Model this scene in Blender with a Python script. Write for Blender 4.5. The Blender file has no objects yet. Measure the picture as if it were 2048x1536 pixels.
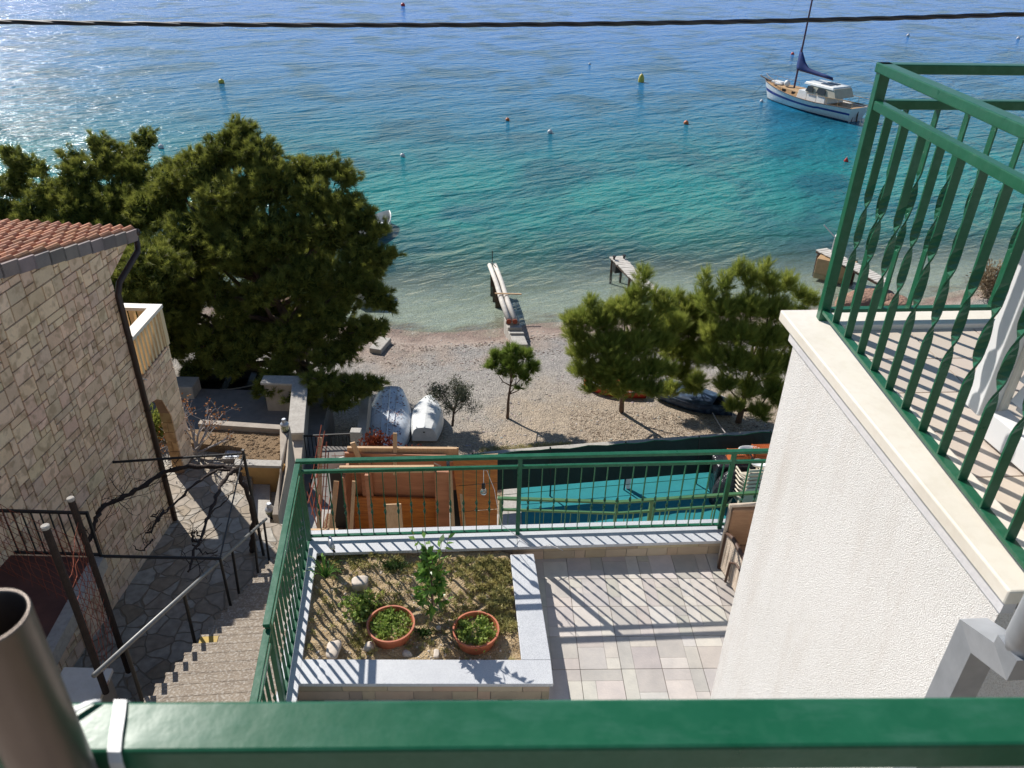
import bpy, bmesh, math, random
import numpy as np
from mathutils import Vector, Matrix, Euler
S = bpy.context.scene
COL = S.collection
rad = math.radians
# ---------------------------------------------------------------- camera
F, TH, RO, CZ = 1600.0, 31.3, 1.6, 15.0
cam = bpy.data.cameras.new('camera'); cam.sensor_width = 36; cam.lens = F/2048*36
cam.clip_start = 0.05; cam.clip_end = 3000
cam.dof.use_dof = True; cam.dof.focus_distance = 11; cam.dof.aperture_fstop = 11
camo = bpy.data.objects.new('camera', cam); COL.objects.link(camo)
RM = Matrix.Rotation(rad(90-TH), 3, 'X') @ Matrix.Rotation(rad(RO), 3, 'Z')
camo.rotation_euler = RM.to_euler(); camo.location = (0, 0, CZ); S.camera = camo
# ---------------------------------------------------------------- light
SAZ, SEL = 41.0, 38.5      # degrees to the left of straight ahead, elevation
w = bpy.data.worlds.new('World'); S.world = w; w.use_nodes = True
nt = w.node_tree; bg = nt.nodes['Background']; sky = nt.nodes.new('ShaderNodeTexSky')
sky.sky_type = 'NISHITA'; sky.sun_disc = False; sky.sun_elevation = rad(SEL); sky.sun_rotation = rad(-SAZ)
sky.air_density = 1.0; sky.dust_density = 0.1; sky.ozone_density = 3.0; sky.altitude = 0
nt.links.new(sky.outputs[0], bg.inputs[0]); bg.inputs[1].default_value = 0.08
sun = bpy.data.lights.new('sun', 'SUN'); sun.energy = 4.9; sun.angle = rad(0.53); sun.color = (1, 0.955, 0.89)
so = bpy.data.objects.new('sun', sun); COL.objects.link(so)
SD = Vector((-math.sin(rad(SAZ))*math.cos(rad(SEL)), math.cos(rad(SAZ))*math.cos(rad(SEL)), math.sin(rad(SEL))))
so.rotation_euler = SD.to_track_quat('Z', 'Y').to_euler(); so.location = (-20, 25, 30)
S.view_settings.view_transform = 'Standard'; S.view_settings.look = 'None'
S.view_settings.exposure = 0.36; S.view_settings.gamma = 1
S.cycles.max_bounces = 6; S.cycles.transparent_max_bounces = 12
S.cycles.use_denoising = True
# ---------------------------------------------------------------- survey helpers (metres, sea level = 0)
def ray(x, y): return RM @ Vector(((x-1024)/F, -(y-768)/F, -1))
def gz(x, y, z): d = ray(x, y); return Vector((0, 0, CZ)) + d*((z-CZ)/d.z)
def gy(x, y, Y): d = ray(x, y); return Vector((0, 0, CZ)) + d*(Y/d.y)
def gx(x, y, X): d = ray(x, y); return Vector((0, 0, CZ)) + d*(X/d.x)
def V(*a): return Vector(a)
# ---------------------------------------------------------------- materials
MT = {}
def N(t, k, **kw):
    n = t.nodes.new(k)
    for a, b in kw.items():
        if a == 'op': n.operation = b
        else: setattr(n, a, b)
    return n
def L(t, a, b): t.links.new(a, b)
def mat(name, c1, c2=None, scale=6, rough=.6, bump=0, bscale=60, metal=0, spec=.5, speck=None, attr=False, detail=6,
        stretch=None, coat=0, bdist=.01, sheen=0, rvar=0, w1=.35, w2=.65, hue=None, streak=None):
    """principled surface: two-tone noise, optional per-piece value 'rnd', optional speckle, optional bump"""
    m = bpy.data.materials.new(name); m.use_nodes = True; t = m.node_tree; p = t.nodes['Principled BSDF']
    MT[name] = m
    p.inputs['Roughness'].default_value = rough; p.inputs['Metallic'].default_value = metal
    p.inputs['Specular IOR Level'].default_value = spec; p.inputs['Coat Weight'].default_value = coat
    tc = N(t, 'ShaderNodeTexCoord'); src = tc.outputs['Object']
    if stretch:
        mp = N(t, 'ShaderNodeMapping'); mp.inputs['Scale'].default_value = stretch; L(t, src, mp.inputs[0]); src = mp.outputs[0]
    col = None
    if c2 is None: c2 = tuple(x*.8 for x in c1)
    nz = N(t, 'ShaderNodeTexNoise'); nz.inputs['Scale'].default_value = scale; nz.inputs['Detail'].default_value = detail
    nz.inputs['Roughness'].default_value = .62; L(t, src, nz.inputs['Vector'])
    rp = N(t, 'ShaderNodeMapRange'); rp.inputs[1].default_value = w1; rp.inputs[2].default_value = w2; L(t, nz.outputs[0], rp.inputs[0])
    mx = N(t, 'ShaderNodeMix', data_type='RGBA'); mx.inputs[6].default_value = (*c1, 1); mx.inputs[7].default_value = (*c2, 1)
    L(t, rp.outputs[0], mx.inputs[0]); col = mx.outputs[2]
    if attr:
        at = N(t, 'ShaderNodeAttribute'); at.attribute_name = 'rnd'
        hs = N(t, 'ShaderNodeMapRange'); hs.inputs[3].default_value = 1-attr; hs.inputs[4].default_value = 1+attr
        L(t, at.outputs['Fac'], hs.inputs[0])
        wn = N(t, 'ShaderNodeTexWhiteNoise', noise_dimensions='1D'); L(t, at.outputs['Fac'], wn.inputs['W'])
        m0 = N(t, 'ShaderNodeMix', data_type='RGBA'); m0.blend_type = 'MIX'; m0.inputs[0].default_value = attr*.35 if hue is None else hue
        L(t, col, m0.inputs[6]); 
        vm = N(t, 'ShaderNodeVectorMath', op='MULTIPLY'); L(t, wn.outputs['Color'], vm.inputs[0]); L(t, col, vm.inputs[1])
        vs = N(t, 'ShaderNodeVectorMath', op='SCALE'); L(t, vm.outputs[0], vs.inputs[0]); vs.inputs['Scale'].default_value = 1.9
        L(t, vs.outputs[0], m0.inputs[7])
        v2 = N(t, 'ShaderNodeVectorMath', op='SCALE'); L(t, m0.outputs[2], v2.inputs[0]); L(t, hs.outputs[0], v2.inputs['Scale'])
        col = v2.outputs[0]
    if speck:
        sc, cc, am = speck
        n2 = N(t, 'ShaderNodeTexNoise'); n2.inputs['Scale'].default_value = sc; n2.inputs['Detail'].default_value = 2; L(t, src, n2.inputs['Vector'])
        r2 = N(t, 'ShaderNodeMapRange'); r2.inputs[1].default_value = .5; r2.inputs[2].default_value = .62; r2.inputs[4].default_value = am; L(t, n2.outputs[0], r2.inputs[0])
        m2 = N(t, 'ShaderNodeMix', data_type='RGBA'); L(t, r2.outputs[0], m2.inputs[0]); L(t, col, m2.inputs[6]); m2.inputs[7].default_value = (*cc, 1)
        col = m2.outputs[2]
    if streak:      # long run-down stains
        ss, cc, am = streak
        mp2 = N(t, 'ShaderNodeMapping'); mp2.inputs['Scale'].default_value = ss; L(t, tc.outputs['Object'], mp2.inputs[0])
        n5 = N(t, 'ShaderNodeTexNoise'); n5.inputs['Scale'].default_value = 1; n5.inputs['Detail'].default_value = 7; n5.inputs['Roughness'].default_value = .7; L(t, mp2.outputs[0], n5.inputs['Vector'])
        r5 = N(t, 'ShaderNodeMapRange'); r5.inputs[1].default_value = .48; r5.inputs[2].default_value = .75; r5.inputs[4].default_value = am; L(t, n5.outputs[0], r5.inputs[0])
        m5 = N(t, 'ShaderNodeMix', data_type='RGBA'); L(t, r5.outputs[0], m5.inputs[0]); L(t, col, m5.inputs[6]); m5.inputs[7].default_value = (*cc, 1)
        col = m5.outputs[2]
    L(t, col, p.inputs['Base Color'])
    if rvar:
        rr = N(t, 'ShaderNodeMapRange'); rr.inputs[3].default_value = rough-rvar; rr.inputs[4].default_value = rough+rvar
        L(t, nz.outputs[0], rr.inputs[0]); L(t, rr.outputs[0], p.inputs['Roughness'])
    if bump:
        b = N(t, 'ShaderNodeBump'); b.inputs['Strength'].default_value = bump; b.inputs['Distance'].default_value = bdist
        n3 = N(t, 'ShaderNodeTexNoise'); n3.inputs['Scale'].default_value = bscale; n3.inputs['Detail'].default_value = 4; L(t, src, n3.inputs['Vector'])
        L(t, n3.outputs[0], b.inputs['Height']); L(t, b.outputs[0], p.inputs['Normal'])
    return m
def ins(m, k): return m.node_tree.nodes['Principled BSDF'].inputs[k]
mat('green_paint', (.008, .088, .040), (.012, .105, .050), scale=9, rough=.30, bump=.06, bscale=30, spec=.35, rvar=.08, speck=(60, (.04, .15, .085), .12), streak=((14, 40, 14), (.08, .19, .14), .34))
mat('green_rail_light', (.055, .15, .055), (.08, .18, .07), rough=.4)
mat('stucco', (.88, .85, .815), (.83, .80, .76), scale=1.3, rough=.9, bump=.8, bscale=260, bdist=.008, detail=3, speck=(190, (.52, .47, .42), .5), streak=((5, 5, .7), (.60, .51, .43), .42))
mat('cream_stone', (.80, .74, .65), (.74, .68, .58), scale=2.5, rough=.55, streak=((3, 3, 3), (.50, .43, .33), .35), speck=(30, (.6, .5, .38), .12))
mat('white_edge', (.70, .67, .66), (.62, .6, .6), rough=.7, bump=.2)
mat('granite', (.60, .61, .62), (.52, .53, .55), scale=3, rough=.55, speck=(260, (.25, .26, .28), .75), bump=.15, bscale=200)
mat('stone_clad', (.92, .665, .455), (.80, .565, .38), scale=3.5, rough=.85, attr=.14, hue=.05, bump=.6, bscale=24, bdist=.015, speck=(6, (.36, .22, .12), .5))
mat('clad_bounce_lit', (.52, .37, .19), (.42, .29, .15), scale=4, rough=.85, attr=.12, bump=.5, bscale=25, speck=(7, (.25, .14, .06), .5))  # cladding stone with the yellow of bounced light painted into its colour
mat('slat_cream', (.84, .66, .40), (.74, .56, .33), scale=3, rough=.7, stretch=(1, 1, .4))
mat('mortar', (.22, .15, .10), (.28, .19, .13), rough=.95)
mat('parapet_tile', (.46, .36, .25), (.40, .31, .22), scale=5, rough=.7, attr=.16, bump=.2, bscale=40)
mat('floor_tile', (.53, .485, .43), (.46, .425, .385), scale=9, rough=.55, attr=.17, hue=.03, bump=.3, bscale=60, bdist=.004, streak=((4, 4, 4), (.30, .27, .24), .3))
mat('grout', (.30, .25, .21), (.35, .30, .25), rough=.95)
mat('balcony_tile', (.62, .53, .44), (.56, .47, .39), scale=3, rough=.5, attr=.06)
mat('roof_tile', (.50, .215, .095), (.38, .155, .075), scale=7, rough=.75, attr=.30, hue=.07, bump=.4, bscale=40, speck=(9, (.18, .10, .08), .35))
mat('verge', (.27, .22, .20), (.20, .165, .155), scale=3, rough=.8, attr=.15, bump=.3, bscale=30)
mat('brown_pipe', (.045, .022, .016), (.03, .016, .012), rough=.45)
mat('path_grey', (.22, .20, .18), (.17, .155, .14), scale=4, rough=.9, bump=.4, bscale=30)
mat('black_iron', (.012, .012, .013), (.02, .018, .017), rough=.55, bump=.2)
mat('galv_dark', (.16, .16, .155), (.22, .22, .21), scale=14, rough=.5, metal=.4, bump=.08, bscale=25)
mat('galv', (.40, .42, .45), (.47, .49, .52), scale=14, rough=.42, metal=.55, bump=.08, bscale=25, rvar=.1)
mat('steel_tube', (.20, .17, .145), (.13, .105, .09), scale=5, rough=.38, metal=.75, bump=.1, bscale=30, stretch=(1, 1, .4))
mat('white_plastic', (.74, .73, .71), (.70, .69, .66), rough=.4)
mat('white_louver', (.78, .77, .76), (.74, .73, .72), rough=.45)
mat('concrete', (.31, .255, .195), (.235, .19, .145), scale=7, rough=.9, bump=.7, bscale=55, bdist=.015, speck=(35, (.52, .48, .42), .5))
mat('concrete_pale', (.47, .44, .39), (.38, .35, .31), scale=5, rough=.9, bump=.4, bscale=40, speck=(20, (.28, .25, .22), .3))
mat('concrete_wall', (.42, .36, .29), (.33, .28, .23), scale=4, rough=.9, bump=.4, bscale=30)
mat('ochre', (.58, .34, .12), (.52, .30, .11), rough=.85)
mat('soil', (.26, .165, .085), (.18, .11, .055), scale=12, rough=.95, bump=1, bscale=45, bdist=.04, speck=(60, (.42, .32, .2), .5))
mat('planter_soil', (.52, .38, .21), (.34, .235, .12), scale=7, rough=.95, bump=1, bscale=70, bdist=.03, speck=(90, (.50, .42, .30), .6))
mat('ply_orange', (.62, .22, .035), (.42, .125, .022), scale=2.2, rough=.5, stretch=(1, 1, 12), bump=.1, speck=(14, (.16, .04, .012), .25))
mat('ply_red', (.46, .20, .10), (.34, .14, .065), scale=2.2, rough=.6, stretch=(1, 1, 7), bump=.1)
mat('timber', (.58, .39, .22), (.50, .32, .17), scale=3, rough=.75, stretch=(9, 9, 1.2), speck=(10, (.36, .2, .1), .3))
mat('timber_grey', (.60, .56, .50), (.48, .44, .39), scale=4, rough=.85, stretch=(1, 1, 1), bump=.3)
mat('rust', (.34, .08, .035), (.22, .055, .03), scale=30, rough=.85)
mat('turf', (.012, .19, .21), (.016, .225, .245), scale=2, rough=.95, bump=.5, bscale=120)
mat('white_gel', (.66, .70, .74), (.58, .62, .67), scale=2, rough=.35, speck=(8, (.4, .38, .36), .3))
mat('hull_white', (.74, .74, .72), (.62, .63, .62), rough=.35)
mat('blue_paint', (.012, .03, .20), (.015, .035, .24), rough=.4)
mat('blue_canvas', (.004, .018, .10), (.006, .035, .17), scale=3, rough=.8, bump=.4, bscale=12)
mat('canvas_cream', (.50, .46, .36), (.42, .38, .30), scale=3, rough=.8)
mat('teak', (.48, .30, .15), (.40, .25, .12), rough=.6)
mat('dark_wood', (.10, .05, .03), (.07, .035, .02), rough=.6)
mat('mast_paint', (.10, .03, .05), (.07, .03, .06), rough=.4)
mat('glass_dark', (.02, .022, .025), (.03, .03, .03), rough=.1)
mat('red_paint', (.55, .045, .02), (.42, .03, .015), rough=.45)
mat('navy', (.012, .03, .065), (.02, .045, .09), rough=.5, speck=(6, (.12, .2, .3), .3))
mat('black_rubber', (.012, .012, .013), (.02, .02, .02), rough=.5)
mat('yellow_plastic', (.60, .47, .06), (.5, .4, .06), rough=.45)
mat('orange_plastic', (.62, .16, .04), (.5, .12, .03), rough=.5)
mat('red_plastic', (.6, .035, .02), (.45, .03, .02), rough=.4)
mat('pale_plastic', (.68, .66, .64), (.55, .50, .48), rough=.45)
mat('pot', (.50, .145, .065), (.42, .115, .055), scale=6, rough=.55)
mat('rock_white', (.62, .54, .46), (.50, .42, .34), scale=9, rough=.85, bump=.6, bscale=18)
mat('beach_stone', (.36, .32, .28), (.25, .22, .20), scale=3, rough=.85, attr=.5, hue=.1)
mat('rock_brown', (.33, .19, .13), (.22, .13, .09), scale=3, rough=.9, bump=1, bscale=8, bdist=.1)
mat('bark', (.16, .10, .07), (.10, .065, .045), scale=9, rough=.95, bump=1, bscale=30, bdist=.02)
mat('bark_dark', (.045, .03, .024), (.03, .02, .016), scale=12, rough=.95, bump=1, bscale=40)
mat('bark_pale', (.40, .37, .35), (.28, .25, .24), scale=9, rough=.9)
mat('cable', (.008, .008, .010), (.014, .012, .016), rough=.45)
mat('wicker', (.50, .41, .32), (.42, .33, .25), scale=20, rough=.7, bump=.4, bscale=60)
mat('wicker_brown', (.34, .19, .10), (.28, .15, .08), scale=12, rough=.7, stretch=(1, 1, 5), bump=.5, bscale=60)
mat('beige_plastic', (.60, .54, .42), (.55, .49, .38), rough=.4)
mat('black_bag', (.02, .02, .024), (.03, .03, .035), rough=.22, bump=1, bscale=9, bdist=.05)
mat('red_floor', (.14, .055, .04), (.10, .04, .03), rough=.8, scale=5)
mat('mat_blue', (.018, .03, .045), (.025, .04, .055), rough=.9)
mat('paint_yellow', (.5, .33, .05), (.42, .29, .08), scale=12, rough=.7)
mat('lamp_metal', (.45, .46, .47), (.4, .4, .42), rough=.3, metal=.6)
mat('bulb_glass', (.6, .6, .58), (.6, .6, .58), rough=.08); ins(MT['bulb_glass'], 'Transmission Weight').default_value = .85
mat('lantern_glass', (.45, .48, .28), (.5, .5, .35), rough=.1); ins(MT['lantern_glass'], 'Transmission Weight').default_value = .5
mat('seaweed', (.30, .19, .05), (.2, .12, .04), rough=.8)
mat('reddish_slab', (.34, .24, .2), (.3, .2, .17), rough=.8)
def leafmat(name, c1, c2, transl=.3, rough=.55, spec=.3):
    m = bpy.data.materials.new(name); m.use_nodes = True; t = m.node_tree; p = t.nodes['Principled BSDF']; MT[name] = m
    at = N(t, 'ShaderNodeAttribute'); at.attribute_name = 'rnd'
    mx = N(t, 'ShaderNodeMix', data_type='RGBA'); mx.inputs[6].default_value = (*c1, 1); mx.inputs[7].default_value = (*c2, 1)
    L(t, at.outputs['Fac'], mx.inputs[0]); L(t, mx.outputs[2], p.inputs['Base Color'])
    p.inputs['Roughness'].default_value = rough; p.inputs['Specular IOR Level'].default_value = spec
    tr = N(t, 'ShaderNodeBsdfTranslucent'); L(t, mx.outputs[2], tr.inputs[0])
    ms = N(t, 'ShaderNodeMixShader'); ms.inputs[0].default_value = transl
    o = t.nodes['Material Output']; L(t, p.outputs[0], ms.inputs[1]); L(t, tr.outputs[0], ms.inputs[2]); L(t, ms.outputs[0], o.inputs[0])
leafmat('pine_dark', (.075, .105, .018), (.36, .37, .075), .45)
leafmat('pine_light', (.16, .22, .035), (.44, .46, .10), .5)
leafmat('pine_small', (.13, .20, .03), (.28, .35, .07), .45)
leafmat('olive_leaf', (.06, .07, .035), (.17, .18, .11), .15)
leafmat('citrus_leaf', (.045, .13, .025), (.18, .31, .05), .35, .35)
leafmat('herb_leaf', (.10, .19, .03), (.42, .50, .12), .35)
leafmat('succulent', (.17, .19, .06), (.56, .48, .20), .25)
leafmat('red_leaf', (.10, .018, .012), (.28, .07, .03), .3, .35)
leafmat('fig_leaf', (.25, .08, .02), (.45, .20, .06), .3)
leafmat('dark_leaf', (.02, .05, .012), (.07, .13, .025), .3)
leafmat('litter', (.10, .055, .03), (.22, .13, .08), .1)
leafmat('dry_leaf', (.20, .13, .07), (.42, .34, .22), .2)

# ---------------------------------------------------------------- mesh builder
ORG = {}
def tag(o, label=None, cat=None, group=None, kind=None):
    if label: o['label'] = label
    if cat: o['category'] = cat
    if group: o['group'] = group
    if kind: o['kind'] = kind
    return o
def thing(name, label, cat, loc, group=None):
    o = bpy.data.objects.new(name, None); COL.objects.link(o); o.empty_display_size = .2
    o.location = loc; ORG[o.name] = Vector(loc); return tag(o, label, cat, group)
class MB:
    def __init__(s): s.v = []; s.f = []; s.r = []
    def poly(s, pts, r=0.0):
        n = len(s.v); s.v.extend([tuple(p) for p in pts]); s.f.append(tuple(range(n, n+len(pts)))); s.r.append(r)
    def box(s, c, size, rz=0, r=0.0, M3=None):
        c = Vector(c); h = Vector(size)/2; m = M3 if M3 is not None else Matrix.Rotation(rz, 3, 'Z'); n = len(s.v)
        for x in (-1, 1):
            for y in (-1, 1):
                for z in (-1, 1): s.v.append(tuple(c + m @ Vector((x*h.x, y*h.y, z*h.z))))
        for q in ((0, 1, 3, 2), (4, 6, 7, 5), (0, 4, 5, 1), (2, 3, 7, 6), (0, 2, 6, 4), (1, 5, 7, 3)):
            s.f.append(tuple(n+i for i in q)); s.r.append(r)
        return s
    def prism(s, xy, z0, z1, r=0.0):
        """closed prism on polygon xy (ccw or cw), z0/z1 numbers or per-vertex lists"""
        k = len(xy); n = len(s.v)
        a = sum(xy[i][0]*xy[(i+1) % k][1]-xy[(i+1) % k][0]*xy[i][1] for i in range(k))
        zb = z0 if hasattr(z0, '__len__') else [z0]*k; zt = z1 if hasattr(z1, '__len__') else [z1]*k
        if a < 0: xy = xy[::-1]; zb = zb[::-1]; zt = zt[::-1]
        for i in range(k): s.v.append((xy[i][0], xy[i][1], zb[i]))
        for i in range(k): s.v.append((xy[i][0], xy[i][1], zt[i]))
        s.f.append(tuple(n+i for i in reversed(range(k)))); s.f.append(tuple(n+k+i for i in range(k))); s.r += [r, r]
        for i in range(k):
            j = (i+1) % k; s.f.append((n+i, n+j, n+k+j, n+k+i)); s.r.append(r)
        return s
    def beam(s, a, b, w, h, up=(0, 0, 1), r=0.0):
        a = Vector(a); b = Vector(b); d = b-a; ln = d.length; d.normalize(); u = Vector(up)
        sd = d.cross(u)
        if sd.length < 1e-4: sd = d.cross(Vector((0, 1, 0)))
        sd.normalize(); u = sd.cross(d)
        m = Matrix((sd, d, u)).transposed(); return s.box((a+b)/2, (w, ln, h), M3=m, r=r)
    def tube(s, pts, rr, n=8, cap=True, r=0.0):
        pts = [Vector(p) for p in pts]; k = len(pts)
        rs = rr if hasattr(rr, '__len__') else [rr]*k
        base = len(s.v); pu = None
        for i, p in enumerate(pts):
            d = (pts[min(i+1, k-1)]-pts[max(i-1, 0)])
            d = d.normalized() if d.length > 1e-9 else Vector((0, 0, 1))
            if pu is None:
                pu = d.cross(Vector((.31, .95, .05)));
                if pu.length < .05: pu = d.cross(Vector((1, 0, 0)))
            pu = (pu - d*pu.dot(d)); pu.normalize(); pv = d.cross(pu)
            for j in range(n):
                a = 2*math.pi*j/n; s.v.append(tuple(p + (pu*math.cos(a)+pv*math.sin(a))*rs[i]))
        for i in range(k-1):
            for j in range(n):
                q = (j+1) % n; s.f.append((base+i*n+j, base+i*n+q, base+(i+1)*n+q, base+(i+1)*n+j)); s.r.append(r)
        if cap:
            s.f.append(tuple(base+j for j in reversed(range(n)))); s.f.append(tuple(base+(k-1)*n+j for j in range(n))); s.r += [r, r]
        return s
    def lathe(s, c, prof, n=20, r=0.0, sx=1, sy=1):
        """prof: list of (radius, z)"""
        c = Vector(c); base = len(s.v); k = len(prof)
        for (q, z) in prof:
            for j in range(n):
                a = 2*math.pi*j/n; s.v.append((c.x+q*math.cos(a)*sx, c.y+q*math.sin(a)*sy, c.z+z))
        for i in range(k-1):
            for j in range(n):
                q = (j+1) % n; s.f.append((base+i*n+j, base+i*n+q, base+(i+1)*n+q, base+(i+1)*n+j)); s.r.append(r)
        if prof[0][0] > 1e-4: s.f.append(tuple(base+j for j in reversed(range(n)))); s.r.append(r)
        if prof[-1][0] > 1e-4: s.f.append(tuple(base+(k-1)*n+j for j in range(n))); s.r.append(r)
        return s
    def loft(s, rings, closed=True, cap=True, r=0.0):
        base = len(s.v); n = len(rings[0]); k = len(rings)
        for g in rings: s.v.extend([tuple(p) for p in g])
        for i in range(k-1):
            for j in range(n if closed else n-1):
                q = (j+1) % n; s.f.append((base+i*n+j, base+i*n+q, base+(i+1)*n+q, base+(i+1)*n+j)); s.r.append(r)
        if cap and closed:
            s.f.append(tuple(base+j for j in reversed(range(n)))); s.f.append(tuple(base+(k-1)*n+j for j in range(n))); s.r += [r, r]
        return s
    def build(s, name, m, parent=None, bevel=0, smooth=False, origin=None, solid=0):
        o = Vector((0, 0, 0))
        if parent is not None: o = ORG[parent.name]
        elif origin is not None: o = Vector(origin)
        me = bpy.data.meshes.new(name)
        vs = [(a[0]-o.x, a[1]-o.y, a[2]-o.z) for a in s.v]
        me.from_pydata(vs, [], s.f); me.update()
        at = me.attributes.new('rnd', 'FLOAT', 'FACE'); at.data.foreach_set('value', s.r[:len(me.polygons)])
        ob = bpy.data.objects.new(name, me); COL.objects.link(ob)
        me.materials.append(MT[m])
        if smooth:
            for p in me.polygons: p.use_smooth = True
        if parent is not None: ob.parent = parent
        else: ob.location = o
        ORG[ob.name] = o
        if solid:
            q = ob.modifiers.new('s', 'SOLIDIFY'); q.thickness = solid; q.offset = 0
        if bevel:
            q = ob.modifiers.new('b', 'BEVEL'); q.width = bevel; q.segments = 2; q.limit_method = 'ANGLE'; q.harden_normals = False
        return ob
def single(mb, name, m, label, cat, origin, group=None, **k):
    return tag(mb.build(name, m, origin=origin, **k), label, cat, group)
def struct(mb, name, m, kind='structure', **k):
    return tag(mb.build(name, m, **k), kind=kind)
def copy_tree(o, loc=None, rz=None):
    c = o.copy(); COL.objects.link(c)
    if loc is not None: c.location = loc
    if rz is not None: c.rotation_euler = (0, 0, rz)
    for ch in list(o.children):
        d = ch.copy(); COL.objects.link(d); d.parent = c
        for g in list(ch.children):
            e = g.copy(); COL.objects.link(e); e.parent = d
    return c
def clip(poly, A, B, C):
    """keep part with A*x+B*y+C >= 0"""
    out = []
    for i in range(len(poly)):
        p, q = poly[i], poly[(i+1) % len(poly)]
        a = A*p[0]+B*p[1]+C; b = A*q[0]+B*q[1]+C
        if a >= 0: out.append(p)
        if (a >= 0) != (b >= 0):
            t = a/(a-b); out.append((p[0]+(q[0]-p[0])*t, p[1]+(q[1]-p[1])*t))
    return out
def layout(W, H, unit, shapes, rng):
    """cover W x H with random rectangles built of unit cells"""
    nx = int(math.ceil(W/unit)); ny = int(math.ceil(H/unit)); occ = np.zeros((nx, ny), bool); out = []
    for j in range(ny):
        for i in range(nx):
            if occ[i, j]: continue
            for _ in range(8):
                a, b = rng.choice(shapes)
                if i+a <= nx and j+b <= ny and not occ[i:i+a, j:j+b].any(): break
            else: a = b = 1
            occ[i:i+a, j:j+b] = True; out.append((i*unit, j*unit, (i+a)*unit, (j+b)*unit))
    return out
def ashlar(mb, O, U, Vv, poly, unit, shapes, gap, depth, seed, x0=0, y0=0):
    """stones clipped to convex polygon poly (in U,V coords) standing 'depth' proud of the plane"""
    rng = random.Random(seed); O = Vector(O); U = Vector(U); Vv = Vector(Vv); Nn = U.cross(Vv).normalized()
    xs = [p[0] for p in poly]; ys = [p[1] for p in poly]
    ar = sum(poly[i][0]*poly[(i+1) % len(poly)][1]-poly[(i+1) % len(poly)][0]*poly[i][1] for i in range(len(poly)))
    if ar < 0: poly = poly[::-1]
    ax, ay = min(xs)-x0, min(ys)-y0
    for (a, b, c, d) in layout(max(xs)-ax, max(ys)-ay, unit, shapes, rng):
        g = gap/2; q = [(ax+a+g, ay+b+g), (ax+c-g, ay+b+g), (ax+c-g, ay+d-g), (ax+a+g, ay+d-g)]
        for i in range(len(poly)):
            p, n = poly[i], poly[(i+1) % len(poly)]
            A, B = -(n[1]-p[1]), n[0]-p[0]
            q = clip(q, A, B, -(A*p[0]+B*p[1]))
            if len(q) < 3: break
        if len(q) < 3: continue
        qa = abs(sum(q[i][0]*q[(i+1) % len(q)][1]-q[(i+1) % len(q)][0]*q[i][1] for i in range(len(q))))/2
        if qa < 1e-4: continue
        cx = sum(p[0] for p in q)/len(q); cy = sum(p[1] for p in q)/len(q); r = rng.random(); dd = depth*rng.uniform(.75, 1.15)
        bot = [O+U*p[0]+Vv*p[1] for p in q]; sh = min(gap*.35/max(.05, math.sqrt(qa)), .2)
        top = [O+U*(p[0]+(cx-p[0])*sh)+Vv*(p[1]+(cy-p[1])*sh)+Nn*dd for p in q]
        n = len(mb.v); k = len(q); mb.v += [tuple(p) for p in bot]+[tuple(p) for p in top]
        mb.f.append(tuple(n+k+i for i in range(k))); mb.r.append(r)
        for i in range(k):
            j = (i+1) % k; mb.f.append((n+i, n+j, n+k+j, n+k+i)); mb.r.append(r)
# ---------------------------------------------------------------- foliage helpers (numpy)
def np_mesh(name, V3, nper, rnd, m, parent=None, origin=(0, 0, 0), smooth=False):
    """V3: (n*nper,3) array, every face nper corners"""
    o = ORG[parent.name] if parent is not None else Vector(origin)
    V3 = np.asarray(V3, np.float32)-np.array(o, np.float32); nf = len(V3)//nper
    me = bpy.data.meshes.new(name); me.vertices.add(len(V3)); me.vertices.foreach_set('co', V3.ravel())
    me.loops.add(len(V3)); me.loops.foreach_set('vertex_index', np.arange(len(V3), dtype=np.int32))
    me.polygons.add(nf); me.polygons.foreach_set('loop_start', np.arange(nf, dtype=np.int32)*nper)
    me.update(calc_edges=True)
    at = me.attributes.new('rnd', 'FLOAT', 'FACE'); at.data.foreach_set('value', np.asarray(rnd, np.float32))
    me.materials.append(MT[m]); ob = bpy.data.objects.new(name, me); COL.objects.link(ob)
    if parent is not None: ob.parent = parent
    else: ob.location = o
    ORG[ob.name] = o
    return ob
def unit(a): return a/np.maximum(np.linalg.norm(a, axis=-1, keepdims=True), 1e-9)
def needles(C, D, n, ln, wd, spread, twig, rs, crnd):
    """C (k,3) tuft centres, D (k,3) axes; n needles each -> triangles"""
    k = len(C); C = np.repeat(C, n, 0); D = np.repeat(D, n, 0); R0 = np.repeat(crnd, n)
    t = rs.rand(k*n, 1); rv = unit(rs.randn(k*n, 3))
    d = unit(D*(1-spread)+rv*spread*1.25)
    base = C + D*(t-.5)*twig + rs.randn(k*n, 3)*twig*.10
    sd = unit(np.cross(d, rs.randn(k*n, 3)))*wd*.5
    l = ln*(0.7+.5*rs.rand(k*n, 1))
    tri = np.stack([base-sd, base+sd, base+d*l], 1).reshape(-1, 3)
    return tri, np.clip(R0+rs.randn(k*n)*.18, 0, 1)
def leaves(C, D, ln, wd, rs, rnd, droop=.2):
    """pointed oval leaves as quads-ish hexagons -> 4-corner kites"""
    k = len(C); sd = unit(np.cross(D, rs.randn(k, 3)))*wd*.5*(0.8+.4*rs.rand(k, 1)); l = D*ln*(.7+.6*rs.rand(k, 1))
    dr = np.zeros((k, 3)); dr[:, 2] = -droop*ln
    return np.stack([C, C+l*.45+sd, C+l+dr, C+l*.45-sd], 1).reshape(-1, 3), rnd
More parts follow.
